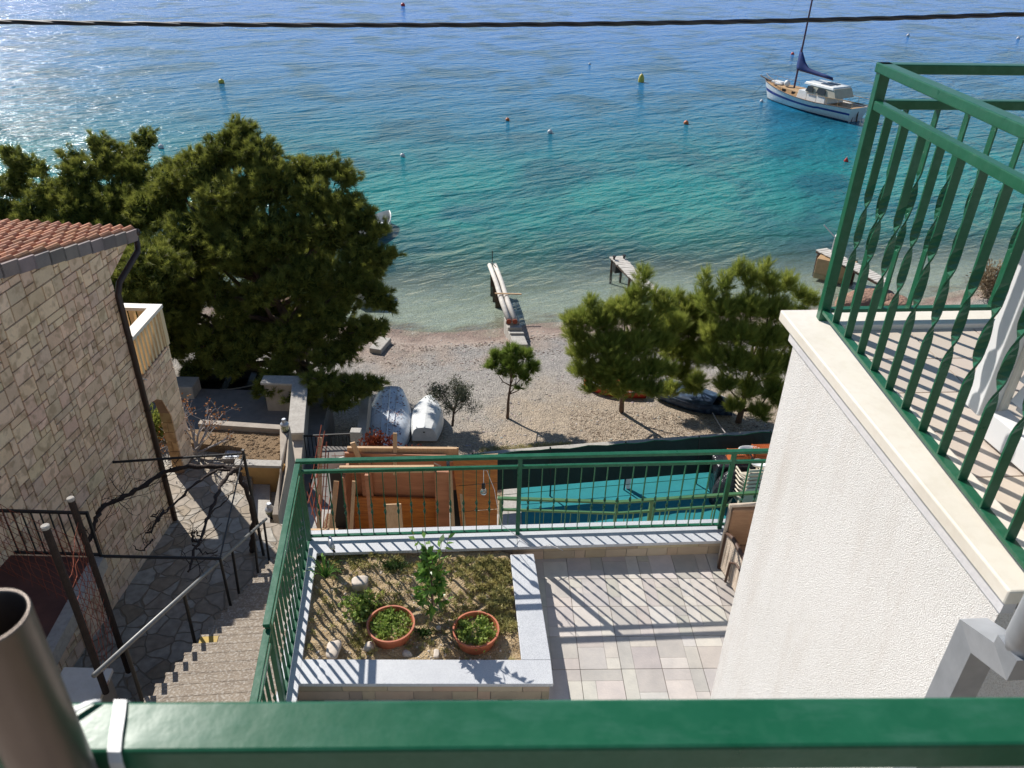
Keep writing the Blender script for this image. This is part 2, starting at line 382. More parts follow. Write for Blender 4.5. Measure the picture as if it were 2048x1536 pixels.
def branch(mb, p, d, r, ln, depth, rng, tips, spread=.6, up=.15, wob=.25, taper=.65, kids=(2, 3), seg=4, n=6, shrink=.72):
    pts = [Vector(p)]; d = Vector(d).normalized(); rs = [r]
    for i in range(seg):
        d = (d + Vector((rng.gauss(0, wob), rng.gauss(0, wob), rng.gauss(0, wob)+up))*.5).normalized()
        pts.append(pts[-1]+d*ln/seg); rs.append(r*(1-(1-taper)*(i+1)/seg))
    mb.tube(pts, rs, n=n, cap=False)
    if depth <= 0: tips.append((pts[-1], d)); return
    for q in range(rng.randint(*kids)):
        k = rng.randint(max(1, seg//2), seg); a = pts[k]
        nd = (d + Vector((rng.gauss(0, 1), rng.gauss(0, 1), rng.gauss(0, .7)))*spread).normalized()
        branch(mb, a, nd, rs[k]*.75, ln*shrink*rng.uniform(.8, 1.1), depth-1, rng, tips, spread, up, wob, taper, kids, seg, max(4, n-1), shrink)
    tips.append((pts[-1], d))
# ================================================================ SETTING
def shore(x): return 29.0 + max(0, x)*.23 + .35*math.sin(x*.35) + .2*math.sin(x*.9+1) + (-.10*(x+6) if x < -6 else 0)
def gh(x, y):
    s = shore(x); d = s-y
    if d < 0: return max(-9, d*.12)
    z = min(1.30, d*.105) + .05*math.sin(x*.5+y*.3)*min(1, d*.3)
    b = math.exp(-((d-1.9)/.7)**2)*.10
    return z + b
def build_ground():
    xs = list(np.concatenate([np.linspace(-300, -34, 12), np.linspace(-32, 40, 145), np.linspace(44, 300, 12)]))
    ys = list(np.concatenate([np.linspace(-40, 12, 8), np.linspace(13, 48, 106), np.linspace(50, 500, 14)]))
    vs = [(x, y, gh(x, y)) for y in ys for x in xs]; nx = len(xs)
    fs = [(j*nx+i, j*nx+i+1, (j+1)*nx+i+1, (j+1)*nx+i) for j in range(len(ys)-1) for i in range(nx-1)]
    me = bpy.data.meshes.new('ground'); me.from_pydata(vs, [], fs); me.update()
    for p in me.polygons: p.use_smooth = True
    o = bpy.data.objects.new('ground', me); COL.objects.link(o); tag(o, kind='structure'); ORG['ground'] = Vector((0, 0, 0))
    m = bpy.data.materials.new('pebble_beach'); m.use_nodes = True; t = m.node_tree; p = t.nodes['Principled BSDF']; p.inputs['Roughness'].default_value = .85
    g = N(t, 'ShaderNodeNewGeometry'); sp = N(t, 'ShaderNodeSeparateXYZ'); L(t, g.outputs['Position'], sp.inputs[0])
    # bands follow distance up the beach (height) with noisy edges
    nb = N(t, 'ShaderNodeTexNoise'); nb.inputs['Scale'].default_value = .7; nb.inputs['Detail'].default_value = 5; L(t, g.outputs['Position'], nb.inputs['Vector'])
    ad = N(t, 'ShaderNodeMath', op='MULTIPLY_ADD'); L(t, nb.outputs[0], ad.inputs[0]); ad.inputs[1].default_value = .55; L(t, sp.outputs['Z'], ad.inputs[2])
    cr = N(t, 'ShaderNodeValToRGB'); e = cr.color_ramp; L(t, ad.outputs[0], cr.inputs[0])
    mr = N(t, 'ShaderNodeMapRange'); mr.inputs[1].default_value = -.6; mr.inputs[2].default_value = 2.0; L(t, ad.outputs[0], mr.inputs[0]); L(t, mr.outputs[0], cr.inputs[0])
    def pos(z): return (z+.27+.6)/2.6
    e.elements[0].position = pos(-.5); e.elements[0].color = (.33, .345, .29, 1)
    e.elements[1].position = pos(1.35); e.elements[1].color = (.37, .29, .205, 1)
    for z, c in ((-.12, (.37, .36, .30)), (-.02, (.27, .225, .17)), (.06, (.235, .165, .13)), (.20, (.35, .265, .215)), (.30, (.35, .285, .235)), (.40, (.31, .285, .26)), (.68, (.33, .295, .255)), (.85, (.37, .295, .215))):
        q = e.elements.new(pos(z)); q.color = (*c, 1)
    v = N(t, 'ShaderNodeTexVoronoi'); v.inputs['Scale'].default_value = 25; v.inputs['Randomness'].default_value = 1; L(t, g.outputs['Position'], v.inputs['Vector'])
    v2 = N(t, 'ShaderNodeTexVoronoi'); v2.inputs['Scale'].default_value = 34; L(t, g.outputs['Position'], v2.inputs['Vector'])
    sv = N(t, 'ShaderNodeSeparateColor'); L(t, v.outputs['Color'], sv.inputs[0])
    sv2 = N(t, 'ShaderNodeSeparateColor'); L(t, v2.outputs['Color'], sv2.inputs[0])
    a1 = N(t, 'ShaderNodeMath', op='ADD'); L(t, sv.outputs[0], a1.inputs[0]); L(t, sv2.outputs[0], a1.inputs[1])
    mr2 = N(t, 'ShaderNodeMapRange'); mr2.inputs[2].default_value = 2; mr2.inputs[3].default_value = .45; mr2.inputs[4].default_value = 1.35; L(t, a1.outputs[0], mr2.inputs[0])
    sc = N(t, 'ShaderNodeVectorMath', op='SCALE'); L(t, cr.outputs[0], sc.inputs[0]); L(t, mr2.outputs[0], sc.inputs['Scale'])
    # pine litter / dark earth patches near the back of the beach
    n2 = N(t, 'ShaderNodeTexNoise'); n2.inputs['Scale'].default_value = .9; n2.inputs['Detail'].default_value = 8; L(t, g.outputs['Position'], n2.inputs['Vector'])
    yx = N(t, 'ShaderNodeMapRange'); yx.inputs[1].default_value = 20.6; yx.inputs[2].default_value = 18.2; L(t, sp.outputs['Y'], yx.inputs[0])
    ml = N(t, 'ShaderNodeMath', op='MULTIPLY'); L(t, n2.outputs[0], ml.inputs[0]); L(t, yx.outputs[0], ml.inputs[1])
    rr = N(t, 'ShaderNodeMapRange'); rr.inputs[1].default_value = .40; rr.inputs[2].default_value = .58; rr.inputs[4].default_value = .75; L(t, ml.outputs[0], rr.inputs[0])
    mx = N(t, 'ShaderNodeMix', data_type='RGBA'); L(t, rr.outputs[0], mx.inputs[0]); L(t, sc.outputs[0], mx.inputs[6]); mx.inputs[7].default_value = (.27, .175, .08, 1)
    L(t, mx.outputs[2], p.inputs['Base Color'])
    b = N(t, 'ShaderNodeBump'); b.inputs['Strength'].default_value = .9; b.inputs['Distance'].default_value = .035; b.invert = True
    b2 = N(t, 'ShaderNodeBump'); b2.inputs['Strength'].default_value = .5; b2.inputs['Distance'].default_value = .25
    n4 = N(t, 'ShaderNodeTexNoise'); n4.inputs['Scale'].default_value = 1.6; n4.inputs['Detail'].default_value = 5; L(t, g.outputs['Position'], n4.inputs['Vector']); L(t, n4.outputs[0], b2.inputs['Height'])
    L(t, v.outputs['Distance'], b.inputs['Height']); L(t, b2.outputs[0], b.inputs['Normal']); L(t, b.outputs[0], p.inputs['Normal'])
    me.materials.append(m)
build_ground()
def build_sea():
    mb = MB(); xs = [-700, 700]; mb.poly([(-700, 26, 0), (700, 26, 0), (700, 1500, 0), (-700, 1500, 0)])
    MT['sea'] = m = bpy.data.materials.new('sea'); m.use_nodes = True; t = m.node_tree; p = t.nodes['Principled BSDF']
    p.inputs['Specular IOR Level'].default_value = .22; p.inputs['Roughness'].default_value = .15; p.inputs['IOR'].default_value = 1.333
    g = N(t, 'ShaderNodeNewGeometry'); sp = N(t, 'ShaderNodeSeparateXYZ'); L(t, g.outputs['Position'], sp.inputs[0])
    mp = N(t, 'ShaderNodeMapping'); mp.vector_type = 'TEXTURE'; mp.inputs['Rotation'].default_value = (0, 0, rad(32)); L(t, g.outputs['Position'], mp.inputs[0])
    # distance off shore, x corrected
    mxx = N(t, 'ShaderNodeMath', op='MAXIMUM'); L(t, sp.outputs['X'], mxx.inputs[0]); mxx.inputs[1].default_value = 0
    off = N(t, 'ShaderNodeMath', op='MULTIPLY_ADD'); L(t, mxx.outputs[0], off.inputs[0]); off.inputs[1].default_value = -.23; L(t, sp.outputs['Y'], off.inputs[2])
    pn = N(t, 'ShaderNodeTexNoise'); pn.inputs['Scale'].default_value = .11; pn.inputs['Detail'].default_value = 5; L(t, g.outputs['Position'], pn.inputs['Vector'])
    of2 = N(t, 'ShaderNodeMath', op='MULTIPLY_ADD'); L(t, pn.outputs[0], of2.inputs[0]); of2.inputs[1].default_value = 7; L(t, off.outputs[0], of2.inputs[2])
    mr = N(t, 'ShaderNodeMapRange'); mr.inputs[1].default_value = 30; mr.inputs[2].default_value = 130; L(t, of2.outputs[0], mr.inputs[0])
    cr = N(t, 'ShaderNodeValToRGB'); e = cr.color_ramp; L(t, mr.outputs[0], cr.inputs[0])
    def ps(y): return (y-30)/100
    e.elements[0].position = ps(34); e.elements[0].color = (.11, .17, .135, 1)
    e.elements[1].position = ps(128); e.elements[1].color = (.050, .19, .52, 1)
    for y, c in ((40, (.045, .17, .15)), (45, (.022, .19, .175)), (51, (.014, .195, .195)), (58, (.011, .16, .20)), (68, (.013, .15, .26)), (80, (.020, .16, .34)), (102, (.034, .175, .44))):
        q = e.elements.new(ps(y)); q.color = (*c, 1)
    # dark seagrass patches on the bottom
    sg = N(t, 'ShaderNodeTexNoise'); sg.inputs['Scale'].default_value = .16; sg.inputs['Detail'].default_value = 6; sg.inputs['Distortion'].default_value = .6; L(t, g.outputs['Position'], sg.inputs['Vector'])
    r2 = N(t, 'ShaderNodeMapRange'); r2.inputs[1].default_value = .47; r2.inputs[2].default_value = .64; r2.inputs[4].default_value = .65; L(t, sg.outputs[0], r2.inputs[0])
    mx = N(t, 'ShaderNodeMix', data_type='RGBA'); L(t, r2.outputs[0], mx.inputs[0]); L(t, cr.outputs[0], mx.inputs[6]); mx.inputs[7].default_value = (.012, .075, .115, 1)
    # ripples tint the body a little (crest / trough scatter)
    L(t, mx.outputs[2], p.inputs['Base Color'])
    hs = None
    for scx, scy, det, amp in ((.16, .50, 3, .45), (.8, 1.9, 4, .28), (3.4, 6.4, 3, .06)):
        m2 = N(t, 'ShaderNodeMapping'); m2.inputs['Scale'].default_value = (scx, scy, 1); L(t, mp.outputs[0], m2.inputs[0])
        n = N(t, 'ShaderNodeTexNoise'); n.inputs['Scale'].default_value = 1; n.inputs['Detail'].default_value = det; n.inputs['Distortion'].default_value = .35; L(t, m2.outputs[0], n.inputs['Vector'])
        k = N(t, 'ShaderNodeMath', op='MULTIPLY_ADD'); L(t, n.outputs[0], k.inputs[0]); k.inputs[1].default_value = amp
        if hs is not None: L(t, hs, k.inputs[2])
        else: k.inputs[2].default_value = 0
        hs = k.outputs[0]
    # calmer close to the beach
    cl = N(t, 'ShaderNodeMapRange'); cl.inputs[1].default_value = 29; cl.inputs[2].default_value = 44; cl.inputs[3].default_value = .5; cl.inputs[4].default_value = 1; L(t, off.outputs[0], cl.inputs[0])
    b = N(t, 'ShaderNodeBump'); b.inputs['Distance'].default_value = 1.0; L(t, hs, b.inputs['Height']); L(t, cl.outputs[0], b.inputs['Strength']); L(t, b.outputs[0], p.inputs['Normal'])
    # shallow water lets the pebbles show through
    tr = N(t, 'ShaderNodeBsdfTransparent'); tr.inputs[0].default_value = (.84, .91, .87, 1)
    gl = N(t, 'ShaderNodeBsdfGlossy'); gl.inputs['Roughness'].default_value = .08; L(t, b.outputs[0], gl.inputs['Normal'])
    dt = N(t, 'ShaderNodeVectorMath', op='DOT_PRODUCT'); L(t, g.outputs['Incoming'], dt.inputs[0]); L(t, b.outputs[0], dt.inputs[1])
    ab = N(t, 'ShaderNodeMath', op='ABSOLUTE'); L(t, dt.outputs['Value'], ab.inputs[0])
    om = N(t, 'ShaderNodeMath', op='SUBTRACT'); om.inputs[0].default_value = 1; L(t, ab.outputs[0], om.inputs[1])
    pw = N(t, 'ShaderNodeMath', op='POWER'); L(t, om.outputs[0], pw.inputs[0]); pw.inputs[1].default_value = 5
    fr = N(t, 'ShaderNodeMath', op='MULTIPLY_ADD'); L(t, pw.outputs[0], fr.inputs[0]); fr.inputs[1].default_value = .98; fr.inputs[2].default_value = .02
    clear = N(t, 'ShaderNodeMixShader'); L(t, fr.outputs[0], clear.inputs[0]); L(t, tr.outputs[0], clear.inputs[1]); L(t, gl.outputs[0], clear.inputs[2])
    dp = N(t, 'ShaderNodeMapRange', interpolation_type='SMOOTHSTEP'); dp.inputs[1].default_value = 34.5; dp.inputs[2].default_value = 45; dp.inputs[3].default_value = .02; dp.inputs[4].default_value = 1.0
    L(t, of2.outputs[0], dp.inputs[0])
    ms = N(t, 'ShaderNodeMixShader'); L(t, dp.outputs[0], ms.inputs[0]); L(t, clear.outputs[0], ms.inputs[1]); L(t, p.outputs[0], ms.inputs[2])
    L(t, ms.outputs[0], t.nodes['Material Output'].inputs[0])
    struct(mb, 'sea', 'sea')
build_sea()
# crazy paving
def flagstones():
    MT['flag'] = m = bpy.data.materials.new('flagstones'); m.use_nodes = True; t = m.node_tree; p = t.nodes['Principled BSDF']; p.inputs['Roughness'].default_value = .75
    g = N(t, 'ShaderNodeNewGeometry'); nz = N(t, 'ShaderNodeTexNoise'); nz.inputs['Scale'].default_value = 3; L(t, g.outputs['Position'], nz.inputs['Vector'])
    ad = N(t, 'ShaderNodeVectorMath', op='MULTIPLY_ADD'); L(t, nz.outputs['Color'], ad.inputs[0]); ad.inputs[1].default_value = (.16, .16, 0); L(t, g.outputs['Position'], ad.inputs[2])
    v = N(t, 'ShaderNodeTexVoronoi'); v.feature = 'DISTANCE_TO_EDGE'; v.inputs['Scale'].default_value = 3.1; L(t, ad.outputs[0], v.inputs['Vector'])
    v1 = N(t, 'ShaderNodeTexVoronoi'); v1.inputs['Scale'].default_value = 3.1; L(t, ad.outputs[0], v1.inputs['Vector'])
    r = N(t, 'ShaderNodeMapRange'); r.inputs[1].default_value = .018; r.inputs[2].default_value = .05; L(t, v.outputs['Distance'], r.inputs[0])
    s = N(t, 'ShaderNodeSeparateColor'); L(t, v1.outputs['Color'], s.inputs[0])
    cr = N(t, 'ShaderNodeValToRGB'); e = cr.color_ramp; e.elements[0].color = (.44, .345, .235, 1); e.elements[1].color = (.60, .55, .46, 1)
    q = e.elements.new(.5); q.color = (.49, .41, .32, 1); L(t, s.outputs[0], cr.inputs[0])
    n2 = N(t, 'ShaderNodeTexNoise'); n2.inputs['Scale'].default_value = 9; n2.inputs['Detail'].default_value = 8; L(t, g.outputs['Position'], n2.inputs['Vector'])
    m1 = N(t, 'ShaderNodeMix', data_type='RGBA', blend_type='MULTIPLY'); m1.inputs[0].default_value = .7; L(t, cr.outputs[0], m1.inputs[6]); L(t, n2.outputs[0], m1.inputs[7])
    mx = N(t, 'ShaderNodeMix', data_type='RGBA'); L(t, r.outputs[0], mx.inputs[0]); mx.inputs[6].default_value = (.22, .18, .13, 1); L(t, m1.outputs[2], mx.inputs[7])
    L(t, mx.outputs[2], p.inputs['Base Color'])
    b = N(t, 'ShaderNodeBump'); b.inputs['Strength'].default_value = .8; b.inputs['Distance'].default_value = .02; L(t, r.outputs[0], b.inputs['Height']); L(t, b.outputs[0], p.inputs['Normal'])
flagstones()
mb = MB(); mb.prism([(-9.5, 14.75), (-6.95, 14.75), (-6.95, 14.6), (-5.75, 14.6), (-5.75, 13.5), (-5.5, 13.5), (-5.12, 12.1), (-4.3, 12.0), (-4.28, 11.0), (-2.2, 11.0), (-2.2, 3.0), (-9.5, 3.0)], 1.0, 4.3)
struct(mb, 'patio', 'flag')
mb = MB(); mb.prism([(-11.5, 20.2), (-5.4, 20.2), (-4.9, 14.5), (-11.5, 14.5)], .9, 2.25); struct(mb, 'yard_ground', 'path_grey')
# three steps going down from the patio towards the gate
mb = MB()
for i in range(4):
    a = i*.30; x0, x1 = -5.5+a, -5.12+a
    mb.prism([(-5.50+a, 13.49), (-5.14+a+.3*(i == 3), 13.49), (-4.76+a+.3*(i == 3), 12.1), (-5.12+a, 12.1)], 1.5, 4.3-.20*(i+1))
struct(mb, 'steps_down', 'concrete_pale')
mb = MB(); mb.prism([(-4.9, 17.0), (-4.1, 17.0), (-2.9, 11.0), (-4.29, 11.0), (-4.3, 12.1), (-4.5, 13.4)], 1.0, 2.6); struct(mb, 'path', 'path_grey')
mb = MB(); mb.prism([(-4.6, 15.0), (-3.7, 15.0), (-3.4, 13.6), (-4.5, 13.6)], 2.5, 3.3); struct(mb, 'path_steps', 'path_grey')
mb = MB(); mb.prism([(-2.9, 9.4), (-0.15, 9.4), (-0.15, 5.7), (-2.2, 5.7), (-2.25, 5.0), (-2.9, 5.0)], 1.0, 6.95); struct(mb, 'work_slab', 'concrete_pale')
# garden stairs
SD0 = Vector((-4.29, 11.02, 0)); SDIR = Vector((.117, -.993, 0)); SNR = Vector((.993, .117, 0))
st = thing('garden_stairs', 'long flight of rough speckled concrete steps below the green side railing', 'stairs', (-3.4, 9, 4.3))
mb = MB(); nst = 30
for i in range(nst):
    a = SD0+SDIR*(.28*i); b = SD0+SDIR*(.28*(i+1)+.0)
    z = 4.3+.17*(i+1)+random.Random(i).uniform(-.006, .006); wd = 1.75
    p = [a+SNR*-.0, a+SNR*wd, b+SNR*wd, b+SNR*0]
    mb.prism([(q.x, q.y) for q in p], 4.05, z)
    p = [a-SDIR*.022+SNR*-.012, a-SDIR*.022+SNR*wd, a+SDIR*.02+SNR*wd, a+SDIR*.02-SNR*.012]   # nosing
    mb.prism([(q.x, q.y) for q in p], z-.05, z+.003)
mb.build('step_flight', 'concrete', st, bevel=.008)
i = 15; a = SD0+SDIR*(.28*i+.02)+SNR*.0; z = 4.3+.17*(i+1)+.0085
mb = MB(); mb.prism([((a+SNR*.0).x, (a+SNR*.0).y), ((a+SNR*.22).x, (a+SNR*.22).y), ((a+SNR*.22+SDIR*.2).x, (a+SNR*.22+SDIR*.2).y), ((a+SDIR*.2).x, (a+SDIR*.2).y)], z, z+.004)
mb.build('paint_patch', 'paint_yellow', st)
# ---------------------------------------------------------------- railings
def bar(mb, x, y, z0, z1, ang, w=.024, t=.007, tw=(0.40, 0.62), turn=1.0, n=15):
    """flat bar, wide side at angle ang, twisted one full turn between fractions tw"""
    rings = []; h = z1-z0
    zs = [(z0, 0)]+[(z0+h*(tw[0]+(tw[1]-tw[0])*i/n), i/n) for i in range(n+1)]+[(z1, 1)]
    for z, f in zs:
        f = f-math.sin(4*math.pi*f)/(4*math.pi)*.35
        a = ang+2*math.pi*turn*f; c, s_ = math.cos(a), math.sin(a)
        rings.append([(x+c*w/2*i-s_*t/2*j, y+s_*w/2*i+c*t/2*j, z) for i, j in ((1, 1), (-1, 1), (-1, -1), (1, -1))])
    mb.loft(rings)
def railing(root, segs, zt, zm, zb, posts, spacing, m='green_paint', w=.05, tw=(.40, .62), bw=.024, hm=.03, bt=.007, zfoot=None, th=.03):
    for (a, b) in segs:
        a = Vector(a); b = Vector(b); d = (b-a); ln = d.length; d.normalize(); ang = math.atan2(d.y, d.x)
        o = lambda z: Vector((0, 0, z))
        mb = MB(); mb.beam(a+o(zt-th/2)-d*w/2, b+o(zt-th/2)+d*w/2, w, th); mb.build('top_rail', m, root, bevel=.004)
        mb = MB(); mb.beam(a+o(zm), b+o(zm), hm, hm); mb.build('middle_rail', m, root, bevel=.003)
        mb = MB(); mb.beam(a+o(zb), b+o(zb), .032, .016); mb.build('bottom_rail', m, root, bevel=.002)
        k = int(round(ln/spacing))
        for i in range(1, k):
            p = a+d*(ln*i/k)
            if min([(p-Vector((q[0], q[1], 0))).length for q in posts]+[9]) < .045: continue
            mb = MB(); bar(mb, p.x, p.y, zb+.008, zm-hm/2, ang+math.pi/2, w=bw, t=bt, tw=tw); mb.build('baluster', m, root)
    for q in posts:
        z0 = q[2] if len(q) > 2 else (zfoot if zfoot is not None else zb-.04)
        mb = MB(); mb.box((q[0], q[1], (z0+zt-th)/2), (.04, .04, zt-th-z0)); mb.build('post', m, root, bevel=.003)
# ================================================================ OUR LOWER TERRACE (z 9.6)
TB0, TB1 = Vector((-1.86, 5.635, 0)), Vector((3.9, 6.12, 0))     # line of back railing
bd = (TB1-TB0).normalized(); bn = Vector((-bd.y, bd.x, 0))
tl0, tl1 = Vector((-1.86, 5.62, 0)), Vector((-1.48, 2.6, 0)); ld = (tl1-tl0).normalized()
mb = MB(); mb.prism([(-1.87, 5.7), (3.9, 6.18), (3.9, .4), (-1.3, .4), (-1.5, 2.6)], 1.0, 9.57); struct(mb, 'terrace_base', 'concrete_wall')
# patchwork floor tiles
fl = thing('terrace_floor_tiles', 'sunlit patchwork of grey and beige rectangular floor tiles on the lower terrace', 'floor tiles', (1.2, 4.5, 9.57))
mb = MB(); mb.prism([(-1.45, 4.2), (.1, 4.2), (.1, 5.6), (3.9, 5.9), (3.9, 1.0), (-1.35, 1.0)], 9.571, 9.592); mb.build('grout', 'grout', fl)
u = Vector((.9989, .045, 0)); v = Vector((-.045, .9989, 0)); T0 = Vector((-1.6, .9, 9.592))
mb = MB(); rng = random.Random(7)
tpl = [[(0, 0, 2, 3), (2, 0, 3, 2), (2, 2, 3, 3)], [(0, 0, 1, 2), (1, 0, 3, 1), (1, 1, 3, 3), (0, 2, 1, 3)], [(0, 0, 3, 1), (0, 1, 1, 3), (1, 1, 3, 3)], [(0, 0, 2, 2), (2, 0, 3, 3), (0, 2, 2, 3)], [(0, 0, 1, 3), (1, 0, 3, 2), (1, 2, 3, 3)]]
cs = .34
def inside(p, poly):
    c = False
    for i in range(len(poly)):
        a, b = poly[i], poly[i-1]
        if (a[1] > p[1]) != (b[1] > p[1]) and p[0] < (b[0]-a[0])*(p[1]-a[1])/(b[1]-a[1])+a[0]: c = not c
    return c
poly_floor = [(-1.5, 4.2), (.2, 4.2), (.2, 5.85), (3.9, 6.15), (3.9, 1.0), (-1.5, 1.0)]
for i in range(17):
    for j in range(15):
        t = rng.choice(tpl); fx = rng.random() < .5; fy = rng.random() < .5
        for (a, b, c, d) in t:
            if fx: a, c = 3-c, 3-a
            if fy: b, d = 3-d, 3-b
            jx, jy = (a > 0)*.0009, (b > 0)*.0009
            x0, x1 = i*cs+a*cs/3+(.0028 if a == 0 else .0011), i*cs+c*cs/3-(.0028 if c == 3 else .0011)
            y0, y1 = j*cs+b*cs/3+(.0028 if b == 0 else .0011), j*cs+d*cs/3-(.0028 if d == 3 else .0011)
            P = [T0+u*x+v*y for x, y in ((x0, y0), (x1, y0), (x1, y1), (x0, y1))]
            ce = (P[0]+P[2])/2
            if not inside((ce.x, ce.y), poly_floor): continue
            rr = rng.random(); mb.poly([(q.x, q.y, 9.600) for q in P], rr)
            for k in range(4):
                q0, q1 = P[k], P[(k+1) % 4]; mb.poly([(q0.x, q0.y, 9.593), (q1.x, q1.y, 9.593), (q1.x, q1.y, 9.6), (q0.x, q0.y, 9.6)], rr)
mb.build('tile', 'floor_tile', fl)
# back parapet
wl = thing('terrace_parapet', 'low tiled parapet with speckled grey granite coping under the green back railing', 'parapet', (0, 5.7, 9.57))
def offs(a, b, o0, o1, z0, z1, mbx):
    mbx.prism([(a+bn*o0)[:2], (b+bn*o0)[:2], (b+bn*o1)[:2], (a+bn*o1)[:2]], z0, z1)
mb = MB(); offs(TB0+bd*.02, TB1, -.14, .14, 9.57, 9.765, mb); mb.build('wall', 'grout', wl)
mb = MB()
for k, (a, b) in enumerate(((.0, 1.95), (1.953, 3.95), (3.953, 5.8))):
    offs(TB0+bd*(a-.02*(k == 0)), TB0+bd*b, -.185, .13, 9.766, 9.80, mb)
mb.build('coping', 'granite', wl, bevel=.004)
mb = MB(); a = TB0+bd*1.9-bn*.141; ashlar(mb, (a.x, a.y, 9.60), bd, (0, 0, 1), [(0, 0), (3.9, 0), (3.9, .10), (0, .10)], .10, [(2, 1), (3, 1), (1, 1), (2, 1)], .004, .006, 3)
ashlar(mb, (a.x, a.y, 9.70), bd, (0, 0, 1), [(0, 0), (3.9, 0), (3.9, .062), (0, .062)], .30, [(1, 1), (2, 1)], .003, .007, 4)
mb.build('wall_tile', 'parapet_tile', wl)
# left parapet (thin granite edge)
mb = MB(); nl = Vector((ld.y, -ld.x, 0)); nl = -nl if nl.x < 0 else nl
P = [tl0-nl*.05, tl0+nl*.06, tl1+nl*.06, tl1-nl*.05]
w2 = thing('side_parapet', 'narrow side parapet with thin granite edge between planter and garden stairs', 'parapet', (-1.7, 4.2, 9.5))
mb.prism([(q.x, q.y) for q in P], 8.9, 9.765); mb.build('wall', 'concrete_wall', w2)
mb = MB(); P = [tl0-nl*.07, tl0+nl*.085, tl1+nl*.085, tl1-nl*.07]; mb.prism([(q.x, q.y) for q in P], 9.766, 9.802); mb.build('coping', 'granite', w2)
# planter
pl = thing('planter_bed', 'raised garden bed with wide speckled granite coping filled with tan soil', 'planter', (-.8, 4.8, 9.57))
mb = MB(); mb.prism([(-1.62, 4.26), (.14, 4.32), (.03, 5.55), (.235, 5.57), (.355, 4.11), (-1.60, 4.045)], 9.575, 9.765); mb.build('wall', 'grout', pl)
mb = MB(); mb.prism([(-1.655, 4.262), (.137, 4.318), (.371, 4.326), (.386, 4.10), (.372, 4.095), (-1.635, 4.03)], 9.766, 9.80)
mb.prism([(.137, 4.32), (.028, 5.51), (.246, 5.53), (.371, 4.328)], 9.7665, 9.7995); mb.build('coping', 'granite', pl, bevel=.004)
mb = MB(); ashlar(mb, (-1.60, 4.044, 9.60), (.9994, .0333, 0), (0, 0, 1), [(0, 0), (1.96, 0), (1.96, .10), (0, .10)], .10, [(2, 1), (3, 1), (1, 1), (4, 1)], .004, .006, 9)
ashlar(mb, (-1.60, 4.044, 9.70), (.9994, .0333, 0), (0, 0, 1), [(0, 0), (1.96, 0), (1.96, .064), (0, .064)], .35, [(1, 1)], .003, .007, 4)
mb.build('wall_tile', 'parapet_tile', pl)
mb = MB(); g = 46; x0, x1, y0, y1 = -1.80, .16, 4.25, 5.62; n0 = 0
def bump2(x, y): return .018*math.sin(x*7+y*3)+.014*math.sin(x*13-y*11+1)+.01*math.sin(x*29+y*23)+.008*math.sin(y*41-x*17)
def soilz(x, y): return 9.735+bump2(x, y)
for j in range(g+1):
    for i in range(g+1):
        y = y0+(y1-y0)*j/g; xa = -1.62-(y-4.26)*.155; xb = .14-(y-4.3)*.09; x = xa+(xb-xa)*i/g; mb.v.append((x, y, soilz(x, y)))
for j in range(g):
    for i in range(g): mb.f.append((j*(g+1)+i, j*(g+1)+i+1, (j+1)*(g+1)+i+1, (j+1)*(g+1)+i)); mb.r.append(0)
mb.build('soil', 'planter_soil', pl, smooth=True)
# railing of the lower terrace (back run and side run)
rl = thing('terrace_railing', 'long green metal railing with twisted bars on granite coping behind the planter bed', 'railing', (0, 5.7, 9.8))
zt = 10.73
A0 = TB0; A1 = TB1
railing(rl, [(A0, A1)], zt, 10.60, 9.845, [(A0.x, A0.y), ((A0+bd*1.96).x, (A0+bd*1.96).y), ((A0+bd*3.93).x, (A0+bd*3.93).y), (A1.x, A1.y)], .121, tw=(.30, .52), zfoot=9.80)
sr = thing('side_railing', 'green metal side railing with twisted bars running beside the garden stairs', 'railing', (-1.7, 4.2, 9.8))
SA0 = tl0+ld*.06; SA1 = tl0+ld*1.83
railing(sr, [(SA0, SA1)], zt, 10.60, 9.845, [((tl0+ld*1.81).x, (tl0+ld*1.81).y)], .115, tw=(.30, .52), zfoot=9.80)
sr2 = thing('side_railing', 'short nearest length of green side railing, set lower past the gap', 'railing', (-1.5, 3.2, 9.8))
railing(sr2, [(tl0+ld*1.87, tl1)], zt-.05, 10.55, 9.845, [((tl0+ld*2.9).x, (tl0+ld*2.9).y)], .115, tw=(.30, .52), zfoot=9.80)
# ================================================================ NEIGHBOUR BALCONY (right), turned 5 degrees
KA = Vector((.9962, .0872, 0)); KB = Vector((.0872, -.9962, 0)); K0 = Vector((1.30, 3.07, 0))
def B(u, v, z=None):
    p = K0+Vector((.025, 0, 0))+KA*u+KB*v
    return (p.x, p.y) if z is None else Vector((p.x, p.y, z))
nb = thing('roughcast_balcony', 'white roughcast balcony block with cream stone ledge and tiled floor', 'balcony', (1.8, 2.2, 9.6))
mb = MB(); mb.prism([B(-.105, -.02), B(3.2, -.02), B(3.2, 1.50), B(-.105, 1.50)], 9.3, 13.37)
o = mb.build('wall', 'stucco', nb)
mb = MB(); mb.prism([B(-.118, -.05), B(3.2, -.05), B(3.2, .1), B(-.08, .1), B(-.08, 1.515), B(-.118, 1.515)], 13.372, 13.42); mb.build('fascia', 'white_edge', nb)
mb = MB(); mb.prism([B(-.134, -.155), B(3.2, -.155), B(3.2, .0), B(.06, .0), B(.06, 1.53), B(-.134, 1.53)], 13.4205, 13.47); mb.build('ledge', 'cream_stone', nb, bevel=.006)
mb = MB()
